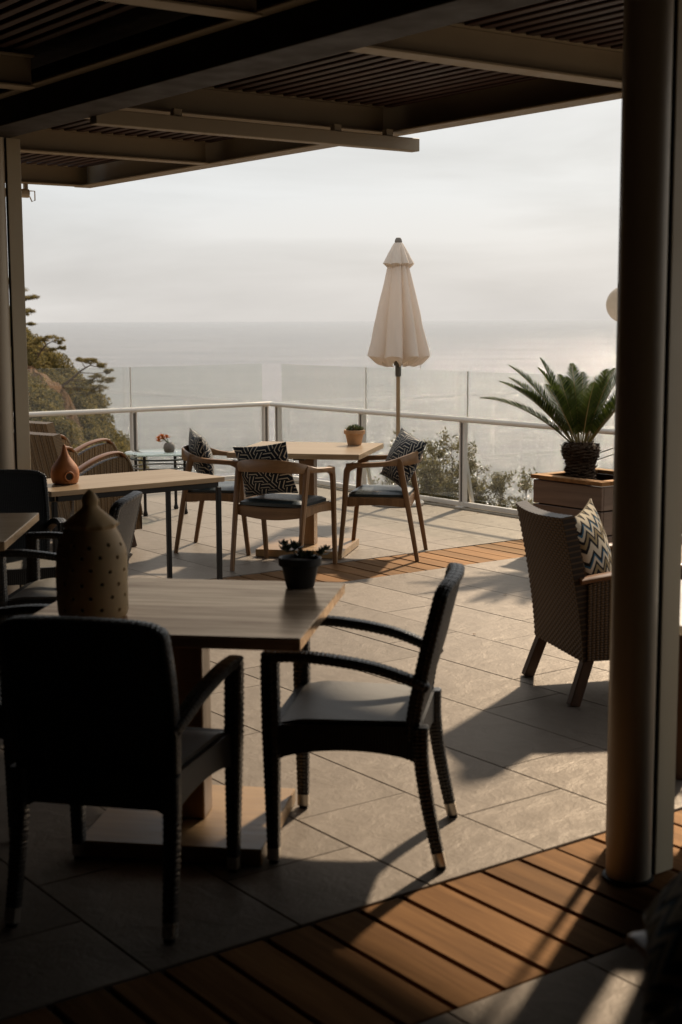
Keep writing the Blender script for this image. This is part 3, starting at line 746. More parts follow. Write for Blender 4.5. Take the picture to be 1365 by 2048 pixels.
def black_chair():
    c = thing('woven_armchair', 'black woven armchair', 'chair')
    wd = 0.265
    # backrest: curved woven panel
    def fb(u, v):
        x = (u - .5) * 2; z0 = 0.335; ztop = 0.866 - 0.010 * x * x - 0.016 * abs(x) ** 8
        z = z0 + (ztop - z0) * v
        half = (0.214 + 0.020 * math.sin(v * 2.4)); rx = half * x
        y = -0.205 - 0.092 * max(0, (z - .43) / .44) ** 1.25 - 0.022 * (1 - x * x) * smoothstep(.4, .7, z)
        return (rx, y, z)
    m = MB(); m.sheet(fb, 28, 30, lambda u, v: (0, 0.036, 0.006), 0.5, 0.54)
    bk = part('backrest', m, M['weave_black'], c)
    path = [Vector(fb(0, v / 14)) + Vector((0, .018, 0)) for v in range(15)] + [Vector(fb(i / 16, 1)) + Vector((0, .018, .003)) for i in range(1, 16)] + [Vector(fb(1, 1 - v / 14)) + Vector((0, .018, 0)) for v in range(15)]
    part('edge_braid', woven_strip(path, 0.046, 0.024, lambda t: (0, 1, 0.1)), M['weave_black_trim'], bk)
    # seat
    def fs_(u, v): 
        x = (u - .5) * 2; return (x * (0.238 - .026 * (1 - v)), -0.205 + 0.435 * v, 0.452 - 0.014 * (1 - x * x) * math.sin(v * math.pi) - 0.016 * max(0, v - .82) / .18)
    m = MB(); m.sheet(fs_, 20, 20, lambda u, v: (0, 0, -0.03), 0.48, 0.44); part('seat', m, M['weave_seat'], c)
    # apron with arched lower edge
    def apron(p0, p1, inn):
        def f(u, v):
            x = p0[0] + (p1[0] - p0[0]) * u; y = p0[1] + (p1[1] - p0[1]) * u
            zl = 0.325 + 0.035 * math.sin(u * math.pi) ** .6
            return (x, y, zl + (0.438 - zl) * v)
        m = MB(); m.sheet(f, 16, 6, lambda u, v: inn, 0.46, 0.11); return part('apron', m, M['weave_black'], c)
    apron((-0.225, 0.245), (0.225, 0.245), (0, -.025, 0)); apron((-0.205, -0.215), (0.205, -0.215), (0, .025, 0))
    apron((-0.229, -0.20), (-0.255, 0.225), (.025, 0, 0)); apron((0.229, -0.20), (0.255, 0.225), (-.025, 0, 0))
    for s in (-1, 1):
        # front leg runs up to the arm
        pts = bez([(s * .250, .236, .045), (s * .254, .238, .34), (s * .258, .240, .60), (s * .258, .238, .655)], 8)
        l = part('leg', woven_strip(pts, lambda t: .040 + .016 * min(1, t * 1.6), lambda t: .042 + .018 * min(1, t * 1.6), (1, 0, 0)), M['weave_black_trim'], c)
        m = MB(); m.sweep([(s * .250, .236, .0), (s * .250, .236, .012)], .030, .030, (1, 0, 0), 10); part('glide', m, M['black_metal'], l)
        m = MB(); m.sweep([(s * .250, .236, .012), (s * .250, .236, .05)], .039, .041, (1, 0, 0), 10); part('foot_cap', m, M['chrome'], l)
        # rear leg, curving backwards
        pts = bez([(s * .228, -.266, .048), (s * .224, -.234, .20), (s * .221, -.214, .34), (s * .220, -.212, .44)], 8)
        l = part('leg', woven_strip(pts, lambda t: .040 + .012 * t, lambda t: .040 + .012 * t, (1, 0, 0)), M['weave_black_trim'], c)
        m = MB(); m.sweep([(s * .2295, -.278, .0), (s * .2292, -.276, .012)], .030, .030, (1, 0, 0), 10); part('glide', m, M['black_metal'], l)
        m = MB(); m.sweep([(s * .229, -.275, .012), (s * .228, -.2655, .052)], .039, .039, (1, 0, 0), 10); part('foot_cap', m, M['chrome'], l)
        # arm, dropping towards the back
        pts = bez([(s * .258, .262, .648), (s * .258, .12, .650), (s * .250, -.06, .625), (s * .236, -.19, .582), (s * .222, -.225, .562)], 10)
        part('armrest', woven_strip(pts, .050, .034, (1, 0, 0)), M['weave_black_trim'], c)
    return c
bc = black_chair()
bc['group'] = 'black woven armchairs'
def bchair(x, y, face, label):
    o = place(bc, x, y, face, label); return o
bchair(0.062, 4.40, 171, 'black woven armchair standing free with a sunlit seat, facing the lantern table')
bchair(-0.625, 3.945, 77, 'black woven armchair seen from behind, nearest, pushed to the lantern table')
bchair(-1.235, 6.36, 176, 'black woven armchair behind the lantern with its woven back catching light')
bchair(-1.70, 7.14, -72, 'black woven armchair with straight dark back below the far column')
bchair(-1.245, 4.66, -8, 'black woven armchair barely showing at the left frame edge by the lantern table')
drop(bc)

# ================================================================== WOODEN ARMCHAIRS
def wood_chair():
    c = thing('wooden_armchair', 'wooden armchair', 'chair', group='wooden armchairs')
    # top rail: arms sweeping round into a wide back band
    ctrl = [(-.268, .215, .655), (-.275, .10, .662), (-.272, -.05, .672), (-.235, -.17, .690), (-.13, -.243, .705), (0, -.262, .71)]
    ctrl = ctrl + [(-x, y, z) for x, y, z in ctrl[-2::-1]]
    pts = bez(ctrl, 8); N_ = len(pts)
    hts = []; wds = []
    for i, p in enumerate(pts):
        k_ = smoothstep(.0, .26, -p.y + .02); hts.append(.036 + .050 * smoothstep(.05, .27, -p.y)); wds.append(.042 - .018 * k_)
    m = MB(); m.sweep(pts, hts, wds, (0, 0, 1), 10, .55)
    part('back_rail', m, M['teak_rail'], c)
    for s in (-1, 1):
        pts = bez([(s * .262, .268, 0.0), (s * .270, .232, .36), (s * .272, .218, .56), (s * .270, .205, .632), (s * .270, .16, .660)], 6)
        m = MB(); N_ = len(pts); m.sweep(pts, [.030 + .008 * i / N_ for i in range(N_)], [.030 + .020 * min(1, 1.3 * i / N_) for i in range(N_)], (1, 0, 0), 10, .5); part('leg', m, M['teak'], c)
        pts = bez([(s * .245, -.275, 0.0), (s * .250, -.205, .40), (s * .252, -.155, .655), (s * .25, -.138, .685)], 6); N_ = len(pts)
        m = MB(); m.sweep(pts, [.028 + .008 * i / N_ for i in range(N_)], [.030 + .022 * min(1, 1.3 * i / N_) for i in range(N_)], (1, 0, 0), 10, .5); part('leg', m, M['teak'], c)
        def fsd(u, v):
            y = -.185 + .40 * u; zl = .372 + .012 * math.sin(u * math.pi); return (s * .262, y, zl + (.432 - zl) * v)
        m = MB(); m.sheet(fsd, 10, 2, lambda u, v: (-s * .028, 0, 0)); part('side_rail', m, M['teak'], c, False)
    for y0, bow in ((.222, .0), (-.195, -.0)):
        def ffr(u, v):
            x = -.25 + .50 * u; sag = .028 * math.sin(u * math.pi); return (x, y0 + bow, .372 - sag + (.060 + sag * .55) * v)
        m = MB(); m.sheet(ffr, 14, 2, lambda u, v: (0, -math.copysign(.026, y0), 0)); part('seat_rail', m, M['teak_rail'], c, False)
    def fseat(u, v):
        x = (u - .5) * 2; y = (v - .5) * 2; return (x * .245, .012 + y * .20, .438 - .012 * (1 - x * x))
    m = MB(); m.sheet(fseat, 14, 10, lambda u, v: (0, 0, -.016)); part('seat', m, M['teak_rail'], c)
    def fpad(u, v):
        x = (u - .5) * 2; y = (v - .5) * 2; e = max(abs(x), abs(y)); r = .235
        return (x * r * (1 - .04 * y * y), .010 + y * .205 * (1 - .04 * x * x), .478 - .022 * e ** 8)
    m = MB(); m.sheet(fpad, 18, 18, lambda u, v: (0, 0, -.040 + .02 * max(abs(u - .5), abs(v - .5)) * 2 ** 1), .4, .4)
    p = part('seat_pad', m, M['pad'], c)
    return c
wc = wood_chair()
place(wc, -0.87, 10.27, -11, 'wooden armchair with patterned cushion at the left side of the sunlit table')
place(wc, -0.39, 9.47, 66, 'wooden armchair seen from behind in front of the sunlit table')
place(wc, 0.30, 9.98, 169.5, 'wooden armchair facing the sunlit table below the closed umbrella')
drop(wc)

def pillow(name, label, mat, x, y, z, face, lean, size=(.43, .40), thick=.13, spin=0.0, group=None, tilt=0.0):
    """square scatter cushion standing on edge and leaning back; (x,y,z) = middle of its lower edge"""
    m = MB(); n = 22
    def prof(u, v):
        a = (u - .5) * 2; b = (v - .5) * 2
        ax = a * (1 - .07 * (1 - b * b) * 1.0 * abs(a)); bz = b * (1 - .07 * (1 - a * a) * abs(b))
        th = thick / 2 * (max(0, (1 - a ** 2)) ** .55) * (max(0, (1 - b ** 2)) ** .55)
        wr = .004 * math.sin(7 * a + 3 * b) * (1 - abs(a)) 
        return ax * size[0] / 2, bz * size[1] / 2, th + wr * (1 - abs(b))
    vs = []; uvs = []
    for sgn in (1, -1):
        for j in range(n + 1):
            for i in range(n + 1):
                px, pz, th = prof(i / n, j / n); vs.append((px, sgn * max(th, .004), pz)); uvs.append((i / n * size[0] + (1.0 if sgn < 0 else 0), j / n * size[1]))
    o2 = (n + 1) ** 2; fs = []
    idf = lambda i, j: j * (n + 1) + i
    for j in range(n):
        for i in range(n):
            fs.append((idf(i, j), idf(i + 1, j), idf(i + 1, j + 1), idf(i, j + 1))); fs.append((o2 + idf(i, j), o2 + idf(i, j + 1), o2 + idf(i + 1, j + 1), o2 + idf(i + 1, j)))
    ring = [idf(i, 0) for i in range(n)] + [idf(n, j) for j in range(n)] + [idf(i, n) for i in range(n, 0, -1)] + [idf(0, j) for j in range(n, 0, -1)]
    for a, b in zip(ring, ring[1:] + ring[:1]): fs.append((b, a, o2 + a, o2 + b))
    m.add(vs, fs, uvs)
    me = m.mesh(name, True); me.materials.append(mat)
    o = bpy.data.objects.new(name, me); COL.objects.link(o)
    M4 = Matrix.Translation((x, y, z)) @ Matrix.Rotation(R(face - 90), 4, 'Z') @ Matrix.Rotation(R(lean), 4, 'X') @ Matrix.Rotation(R(tilt), 4, 'Y') @ Matrix.Translation((0, 0, size[1] / 2 * (abs(math.cos(R(spin))) + abs(math.sin(R(spin)))))) @ Matrix.Rotation(R(spin), 4, 'Y')
    o.matrix_world = M4
    return tag(o, label, 'cushion', group)
def onchair(cx_, cy_, face, lx, ly):
    a = R(face - 90); return cx_ + lx * math.cos(a) - ly * math.sin(a), cy_ + lx * math.sin(a) + ly * math.cos(a)
x, y = onchair(-0.87, 10.27, -11, 0.02, -0.09); pillow('patterned_cushion', 'navy and cream fret cushion on the wooden chair nearest the glass side table', M['fret'], x, y, .478, 16, 14, (.40, .37), .15, 6, 'fret cushions')
x, y = onchair(-0.39, 9.47, 66, -0.06, -0.08); pillow('patterned_cushion', 'navy and cream fret cushion seen from behind through the middle wooden chair', M['fret'], x, y, .476, 66, 15, (.40, .36), .12, -7, 'fret cushions')
x, y = onchair(0.30, 9.98, 169.5, -0.01, -0.07); pillow('patterned_cushion', 'navy and cream fret cushion slumped sideways in the chair below the umbrella', M['fret'], x, y, .476, 208, 22, (.40, .37), .14, -12, 'fret cushions')

# ================================================================== RATTAN ARMCHAIRS
def weave_relief(amp):
    return lambda i, j: amp * (1 if ((i // 2 + j // 2) % 2) else 0) * (1 if (i % 2) else .6)
def rattan_chair():
    c = thing('rattan_armchair', 'rattan armchair', 'chair', group='brown rattan armchairs')
    def fb(u, v):
        x = (u - .5) * 2; z = .19 + .63 * v + (-.010 * (1 - x * x) * v); half = .282 - .012 * v
        y = -.262 - .105 * v ** 1.4 - .03 * (1 - x * x) * v
        return (x * half, y, z)
    m = MB(); m.sheet(fb, 60, 104, lambda u, v: (0, .05, .008), .56, .64, weave_relief(.0048)); bk = part('backrest', m, M['rattan'], c)
    for s in (-1, 1):
        def fsd(u, v):
            y = -.25 + .53 * u; zt = .575 - .045 * (1 - u) + .02 * math.sin(u * 3); return (s * .288, y, .195 + (zt - .195) * v)
        m = MB(); m.sheet(fsd, 60, 60, lambda u, v: (-s * .04, 0, 0), .53, .38, weave_relief(.003)); part('side_panel', m, M['rattan'], c)
        pts = bez([(s * .275, -.285, .545), (s * .285, -.12, .568), (s * .29, .10, .592), (s * .288, .30, .588), (s * .286, .345, .570)], 8)
        m = MB(); m.sweep(pts, .068, .026, (1, 0, 0), 10, .6); part('armrest', m, M['arm_wood'], c)
        m = MB(); m.beam((s * .252, -.232, .20), (s * .268, -.302, .0), .048, .048, .004, (1, 0, 0)); part('leg', m, M['dark_leg'], c, False)
        m = MB(); m.beam((s * .255, .25, .20), (s * .268, .30, .0), .048, .048, .004, (1, 0, 0)); part('leg', m, M['dark_leg'], c, False)
    def ff(u, v): return (-.268 + .536 * u, .285, .195 + .185 * v)
    m = MB(); m.sheet(ff, 60, 24, lambda u, v: (0, -.04, 0), .53, .19, weave_relief(.003)); part('front_panel', m, M['rattan'], c)
    def fse(u, v): return (-.245 + .49 * u, -.22 + .46 * v, .375)
    m = MB(); m.sheet(fse, 40, 40, lambda u, v: (0, 0, -.03), .49, .46, weave_relief(.002)); part('seat', m, M['rattan'], c)
    return c
rc = rattan_chair()
place(rc, 1.225, 6.295, 14, 'brown rattan armchair seen from behind, zigzag cushion inside, beside the near column')
place(rc, 1.93, 5.38, 205, 'brown rattan armchair glimpsed right of the near column behind the white table')
near_rattan = place(rc, 0.87, 2.08, 100, 'dark rattan armchair at the lower right corner holding the blurred zigzag cushion')
drop(rc)
x, y = onchair(1.225, 6.295, 14, 0.06, -0.075); pillow('zigzag_cushion', 'cream, black and blue zigzag cushion in the rattan armchair by the column', M['chevron'], x, y, .377, -22, 13, (.42, .44), .14, 5, 'zigzag cushions')
pillow('zigzag_cushion', 'blurred dark and cream zigzag cushion at the lower right corner', M['chevron'], 0.48, 2.16, .625, 168, 52, (.40, .38), .15, 0, 'zigzag cushions')

# ---- honey wicker lounge chairs
def lounge_chair():
    c = thing('wicker_lounge_chair', 'wicker lounge chair', 'chair', group='honey wicker lounge chairs')
    rib = lambda amp: (lambda i, j: amp * (0.5 + 0.5 * math.cos(i * math.pi / 2)) + amp * .25 * (j % 2))
    def fb(u, v):
        x = (u - .5) * 2; z = .13 + .73 * v; return (x * (.31 - .02 * v), -.27 - .15 * v ** 1.3 - .03 * (1 - x * x), z)
    m = MB(); m.sheet(fb, 80, 90, lambda u, v: (0, .055, .01), .6, .75, rib(.006)); part('backrest', m, M['rattan_pale'], c)
    def arc(u):
        return .55 + .145 * math.sin(min(1, u / .72) * math.pi / 2) - .46 * max(0, (u - .70) / .30) ** 2.4
    for s in (-1, 1):
        def fsd(u, v):
            y = -.30 + .60 * u; return (s * .335, y, .13 + (arc(u) - .15) * v)
        m = MB(); m.sheet(fsd, 88, 60, lambda u, v: (-s * .045, 0, 0), .7, .5, rib(.006)); sp = part('side_panel', m, M['rattan_pale'], c)
        pts = [(s * .314, -.32 + .60 * u * .80, arc(u * .80) + .012) for u in [i / 20 for i in range(21)]]
        m = MB(); m.sweep(pts, .075, .022, (1, 0, 0), 10, .6); part('armrest', m, M['arm_wood'], c)
        pts = [(s * .318, -.30 + .60 * u, arc(u) + .0) for u in [.78 + .22 * i / 12 for i in range(13)]]
        part('edge_braid', woven_strip(pts, .062, .024, (1, 0, 0)), M['rattan_pale'], sp)
        for yy in (-.24, .22):
            m = MB(); m.beam((s * .29, yy, .14), (s * .30, yy + (.03 if yy > 0 else -.03), 0), .04, .04, .003, (1, 0, 0)); part('leg', m, M['dark_leg'], c, False)
    def ff(u, v): return (-.29 + .58 * u, .24, .13 + .20 * v)
    m = MB(); m.sheet(ff, 60, 20, lambda u, v: (0, -.04, 0), .58, .2, rib(.005)); part('front_panel', m, M['rattan_pale'], c)
    m = MB(); m.box((0, -.01, .37), (.575, .50, .11), .03); part('seat_cushion', m, M['blind'], c)
    return c
lc = lounge_chair()
place(lc, -1.92, 10.40, 46, 'honey wicker lounge chair with curved wooden arms behind the orange clay pot')
place(lc, -2.20, 11.55, 46, 'farther honey wicker lounge chair, mostly hidden behind its twin')
drop(lc)

# ================================================================== UMBRELLA
ub = thing('closed_umbrella', 'closed cream canvas parasol on a wooden pole by the glass', 'umbrella', (0.515, 12.74, 0))
def canopy(zb, zt, rb_, rt_, nf, amp, ph, hem, n=128, rows=26):
    m = MB(); vs = []
    def rad(th, t):
        base = rt_ + (rb_ - rt_) * t ** .92
        tw_ = th + ph + .10 * math.sin(2 * th + 1.3) + .05 * math.sin(5 * th) + .10 * (t - .5) * math.sin(th * 3 + .4)
        f = abs(math.cos(nf / 2 * tw_)) ** .55
        dep = amp * (1.05 + .5 * math.sin(1.7 * th * 1.0 + 2.2) * math.sin(th + .5))
        cr_ = .006 * MN.noise((3 * math.cos(th), 3 * math.sin(th), t * 5.0)) + .003 * MN.noise((9 * math.cos(th), 9 * math.sin(th), t * 9.0))
        return base * (1 - dep * (1 - f) * (0.30 + .70 * t)) * (1 + .07 * math.sin(2 * th + .8) * t) + cr_ * (.4 + .8 * t) * (1.0 if rb_ > .2 else .5)
    for i in range(rows + 1):
        t = i / rows
        for j in range(n):
            th = 2 * math.pi * j / n; r = rad(th, t); f = abs(math.cos(nf / 2 * (th + ph))) ** .55
            z = zt + (zb - zt) * t - hem * (1 - f) * t ** 6
            vs.append((r * math.cos(th), r * math.sin(th), z))
    m2 = [(i, (i + 1)) for i in range(rows)]
    fs = [(i * n + j, i * n + (j + 1) % n, (i + 1) * n + (j + 1) % n, (i + 1) * n + j) for i in range(rows) for j in range(n)]
    o = len(vs)                                     # turned-in hem and inner face
    for (dr, dz) in ((-.010, -.008), (-.060, -.055), (-.13, -.075)):
        for j in range(n):
            th = 2 * math.pi * j / n; r = max(.03, rad(th, 1) + dr); x_, y_, z_ = vs[rows * n + j]
            vs.append((r * math.cos(th), r * math.sin(th), z_ + dz * (.5 + .5 * abs(math.sin(4 * th + .7)))))
    for q in range(3):
        a = rows * n if q == 0 else o + (q - 1) * n; b = o + q * n
        fs += [(a + j, a + (j + 1) % n, b + (j + 1) % n, b + j) for j in range(n)]
    m.add(vs, fs); return m
cn = part('canopy', canopy(1.335, 2.26, .282, .055, 8, .46, .22, .035), M['canvas'], ub)
m = canopy(2.145, 2.325, .138, .036, 8, .22, .22, .012, rows=10); m.v = [v for v in m.v]; part('vent_cap', m, M['canvas'], cn)
m = MB(); m.lathe([(0.0, 2.372), (.020, 2.368), (.030, 2.352), (.033, 2.335), (.030, 2.318), (0, 2.318)], 20, cap=False); part('finial', m, M['finial'], ub)
m = MB(); m.tube([(0, 0, .30), (0, 0, 2.32)], .0185, 16); part('pole', m, M['pole_wood'], ub)
m = MB(); m.lathe([(.021, 1.15), (.027, 1.16), (.026, 1.245), (.04, 1.25), (.04, 1.275), (.030, 1.28), (.028, 1.36)], 18); part('runner', m, M['runner'], ub)
for a in range(8):
    th = 2 * math.pi * (a + .3) / 8; m = MB(); m.beam((.03 * math.cos(th), .03 * math.sin(th), 1.27), (.065 * math.cos(th), .065 * math.sin(th), 1.60), .012, .012, .001); part('rib', m, M['runner'], ub, False)
m = MB(); m.tube([(.19, -.04, 1.36), (.192, -.045, 1.30), (.197, -.05, 1.22)], .003, 6); part('tie_cord', m, M['canvas'], ub)
m = MB(); m.tube([(0, 0, .03), (0, 0, .40)], .026, 16); st = part('base_tube', m, M['chrome'], ub)
m = MB(); m.tube([(.02, 0, .37), (.075, -.02, .36)], .008, 8); part('clamp_knob', m, M['chrome'], st)
m = MB(); m.lathe([(0, .003), (.232, .003), (.236, .008), (.236, .024), (.225, .036), (.06, .05), (.03, .06), (0, .06)], 40, cap=False); part('base_disc', m, M['rail'], ub)

# ================================================================== CYCAD AND PLANTER
pl = thing('planter_box', 'brown planked planter box with a mitred rim beside the rail', 'planter', tuple(uv2w(*w2uv(1.375, 10.10))), R(-53.6))
PW = 0.66
for r_ in range(3):
    z0 = .012 + r_ * .172; zc = z0 + .081
    for (cx_, cy_, sx, sy) in ((PW / 2, .012, PW, .024), (PW / 2, PW - .012, PW, .024), (.012, PW / 2, .024, PW - .05), (PW - .012, PW / 2, .024, PW - .05)):
        m = MB(); m.box((0, 0, 0), (max(sx, sy), min(sx, sy), .162), .003)
        part('plank', m, M['planter'], pl, False, (cx_, cy_, zc), (0, 0, 0 if sx > sy else R(90)))
for (cx_, cy_, sx, sy) in ((PW / 2, .028, PW + .03, .088), (PW / 2, PW - .028, PW + .03, .088), (.028, PW / 2, .0875, PW - .148), (PW - .028, PW / 2, .0875, PW - .148)):
    m = MB(); m.box((0, 0, 0), (max(sx, sy), min(sx, sy), .028), .003); part('rim_board', m, M['deck'], pl, False, (cx_, cy_, .542), (0, 0, 0 if sx > sy else R(90)))
m = MB(); m.box((PW / 2, PW / 2, .25), (PW - .06, PW - .06, .46), 0); part('soil', m, M['soil'], pl, False)
cy_root = thing('cycad_palm', 'dark green cycad with stiff arching fronds in the planked planter', 'palm', (1.72, 10.16, 0.48))
m = MB(); n = 28; prof = []
vs = []; rows = 26
for i in range(rows + 1):
    t = i / rows; z = .30 * t; r = .105 + .028 * smoothstep(.5, .72, t) - .05 * smoothstep(.86, 1, t)
    for j in range(n):
        th = 2 * math.pi * j / n; q = r * (1 + .07 * math.sin(5 * th + 3.1 * i) + rnd.uniform(-.05, .05)); vs.append((q * math.cos(th), q * math.sin(th), z))
fs = [(i * n + j, i * n + (j + 1) % n, (i + 1) * n + (j + 1) % n, (i + 1) * n + j) for i in range(rows) for j in range(n)] + [tuple(rows * n + j for j in range(n))]
m.add(vs, fs)
for i in range(240):
    th = rnd.uniform(0, 2 * math.pi); t = rnd.uniform(.05, 1) ** .7; z = .30 * t; r = .105 + .028 * smoothstep(.5, .72, t) - .05 * smoothstep(.86, 1, t)
    a = Vector((r * .93 * math.cos(th), r * .93 * math.sin(th), z)); d = Vector((math.cos(th), math.sin(th), rnd.uniform(.2, 1.3))).normalized() * rnd.uniform(.018, .045)
    s_ = Vector((-math.sin(th), math.cos(th), 0)) * .008
    m.add([a - s_, a + s_, a + d, a + Vector((0, 0, .012))], [(0, 1, 2), (1, 3, 2), (3, 0, 2)])
part('trunk', m, M['cycad_trunk'], cy_root, False)
def frond(az, el, L, curl, seed):
    r_ = random.Random(seed); N_ = 40; p = Vector((.045 * math.cos(az), .045 * math.sin(az), .27)); e = el; pts = [p.copy()]
    for i in range(N_):
        e -= curl / N_ * (0.4 + 1.2 * i / N_); d = Vector((math.cos(az) * math.cos(e), math.sin(az) * math.cos(e), math.sin(e))); p = p + d * (L / N_); pts.append(p.copy())
    m = MB(); m.tube(pts, [.0065 * (1 - .8 * i / N_) for i in range(N_ + 1)], 5)
    side0 = Vector((-math.sin(az), math.cos(az), 0)); lf = MB()
    K = 80
    for i in range(K):
        t = .16 + .84 * i / K; f_ = t * N_; a = int(min(N_ - 1, f_)); q = pts[a].lerp(pts[a + 1], f_ - a); tan = (pts[a + 1] - pts[a]).normalized()
        up = side0.cross(tan).normalized() * -1
        if up.z < 0 and el < 1.2: up = -up
        ll = .125 * math.sin(math.pi * (t * .86 + .12)) ** .7 * r_.uniform(.88, 1.08)
        for s in (-1, 1):
            d = (side0 * s * .85 + tan * (.50 + .45 * t) + up * .42 + Vector((r_.uniform(-.08, .08), r_.uniform(-.08, .08), r_.uniform(-.08, .08)))).normalized()
            w_ = tan.cross(d).cross(d).normalized() * .0032
            tip = q + d * ll - Vector((0, 0, .008)); md = q + d * ll * .55
            lf.add([q - w_ * .6, q + w_ * .6, md + w_, md - w_, tip], [(0, 1, 2, 3), (3, 2, 4)])
    return m, lf
spec = []
for i in range(9): spec.append((R(-8 + i * 40 + rnd.uniform(-8, 8)), R(rnd.uniform(42, 56)), rnd.uniform(.66, .76), R(rnd.uniform(16, 34))))
for i in range(8): spec.append((R(14 + i * 45 + rnd.uniform(-9, 9)), R(rnd.uniform(58, 80)), rnd.uniform(.60, .70), R(rnd.uniform(10, 35))))
spec += [(R(178), R(43), .78, R(40)), (R(200), R(50), .78, R(30)), (R(160), R(60), .76, R(26)), (R(250), R(66), .70, R(16)), (R(290), R(62), .70, R(18))]
for i, (az, el, L, cu_) in enumerate(spec):
    a, b = frond(az, el, L, cu_, i); fr = part('frond', b, M['frond'], cy_root, False); part('stalk', a, M['rachis'], fr)

# ================================================================== POTS, LANTERNS, VASES
def leaf_rosette(lf, c, n, L, w, seed, spread=1.0):
    r_ = random.Random(seed); c = Vector(c)
    for i in range(n):
        az = i * 2.399 + r_.uniform(-.2, .2); el = R(12 + 70 * (i / n) ** .8) * r_.uniform(.85, 1.1); l_ = L * (1 - .45 * i / n) * r_.uniform(.8, 1.1)
        d = Vector((math.cos(az) * math.cos(el) * spread, math.sin(az) * math.cos(el) * spread, math.sin(el))); s_ = Vector((-math.sin(az), math.cos(az), 0)); up = s_.cross(d).normalized() * -1
        b = c; m1 = c + d * l_ * .6; t = c + d * l_ + Vector((0, 0, l_ * .12))
        lf.add([b - s_ * w * .3, b + s_ * w * .3, m1 + s_ * w * .5, m1 - s_ * w * .5, t, m1 - up * w * .35, b - up * w * .2],
               [(0, 1, 2, 3), (3, 2, 4), (0, 3, 5, 6), (2, 1, 6, 5), (3, 4, 5), (4, 2, 5)])
def potted(name, label, x, y, z, pot_mat, leaf_mat, s=1.0, ros=(), sh=None):
    t = thing(name, label, 'plant pot', (x, y, z))
    m = MB(); m.lathe([(0.0, .001), (.048 * s, .001), (.051 * s, .006), (.066 * s, .078 * s), (.074 * s, .079 * s), (.077 * s, .082 * s), (.078 * s, .106 * s), (.075 * s, .109 * s), (.067 * s, .106 * s), (.064 * s, .09 * s), (0, .089 * s)], 36, cap=False); part('pot', m, pot_mat, t)
    m = MB(); m.lathe([(0, .097 * s), (.066 * s, .095 * s)], 20, cap=False); part('soil', m, M['soil'], t)
    lf = MB()
    for i, (rx, ry, rz, nn, L) in enumerate(ros): leaf_rosette(lf, (rx, ry, rz), nn, L, L * .42, 11 + i)
    part('succulent', lf, leaf_mat, t, True); return t
potted('succulent_pot', 'terracotta pot of pale succulents on the sunlit oak table', 0.10, 10.33, .7505, M['terracotta'], M['succulent'], 1.0,
       [(-.04, -.01, .105, 16, .045), (.015, -.025, .11, 18, .05), (.045, .0, .105, 14, .045), (.0, .03, .115, 18, .055), (-.03, .035, .11, 14, .045), (.04, .035, .11, 14, .04)])
potted('succulent_pot', 'black pot of dark succulents on the lantern table corner', -0.14, 4.765, .7505, M['black_pot'], M['succulent_dark'], .95,
       [(-.045, -.01, .125, 16, .04), (-.02, .02, .13, 16, .042), (.005, -.02, .105, 14, .04), (.03, .0, .105, 14, .035), (.072, -.005, .112, 12, .034), (.088, .01, .125, 12, .03), (-.055, .02, .14, 12, .03)])
# small stone vase with orange blooms
vz = thing('flower_vase', 'small speckled stone vase with orange blooms on the glass table', 'vase', (-1.475, 12.19, .5285))
m = MB(); m.lathe([(0, .001), (.036, .001), (.046, .015), (.050, .04), (.046, .066), (.034, .082), (.028, .086), (.024, .083), (.026, .07), (0, .066)], 28, cap=False); part('vase', m, M['stone_vase'], vz)
m = MB()
for q in ((-.05, .0, .115), (-.085, .01, .095), (-.02, -.01, .13), (-.06, -.02, .14)): m.tube(bez([(0, 0, .07), (q[0] * .4, q[1] * .4, .10), q], 4), .003, 5)
st = part('stem', m, M['succulent'], vz)
lf = MB()
for i, q in enumerate(((-.055, .0, .115), (-.09, .01, .095), (-.02, -.01, .13), (-.06, -.02, .14), (-.09, -.01, .12))): leaf_rosette(lf, q, 12, .038, .018, 50 + i)
part('bloom', lf, M['flower'], vz)

# tall pierced clay lantern: thick shell, real holes
ln = thing('clay_lantern', 'tall pierced buff clay lantern with pointed top on the near oak table', 'lantern', (-.765, 4.30, .7505))
prof = [(.098, 0), (.104, .006), (.1075, .02), (.1085, .06), (.109, .11), (.1085, .16), (.1075, .19), (.105, .206), (.101, .222), (.095, .238), (.088, .254), (.081, .268), (.0775, .276), (.081, .283), (.0815, .288), (.077, .294),
        (.066, .303), (.052, .314), (.040, .324), (.029, .334), (.0235, .342), (.0235, .349), (.0255, .356), (.0245, .364), (.0195, .374), (.012, .384), (.005, .390), (.001, .392)]
n = 72; vs = []
for i, (r, z) in enumerate(prof):
    for j in range(n):
        th = 2 * math.pi * j / n; q = r + (.0055 * max(0, math.sin(th * 11)) if .28 < z < .29 else 0) + .0009 * math.sin(3 * th + z * 40); vs.append((q * math.cos(th), q * math.sin(th), z))
ro = len(prof); inner = [(r - .009, z) for r, z in prof if z < .27][::-1]; inner = [(.012, .318), (.045, .300)] + inner
for (r, z) in inner:
    for j in range(n): th = 2 * math.pi * j / n; vs.append((r * math.cos(th), r * math.sin(th), z))
tot = ro + len(inner)
fs = [(i * n + j, i * n + (j + 1) % n, (i + 1) * n + (j + 1) % n, (i + 1) * n + j) for i in range(tot - 1) for j in range(n) if i != ro - 1]
fs += [tuple((ro - 1) * n + j for j in range(n)), tuple(ro * n + j for j in range(n - 1, -1, -1))]
fs += [((tot - 1) * n + j, (tot - 1) * n + (j + 1) % n, (j + 1) % n, j) for j in range(n)]
m = MB(); m.add(vs, fs)
cut = MB(); rr_ = random.Random(3)
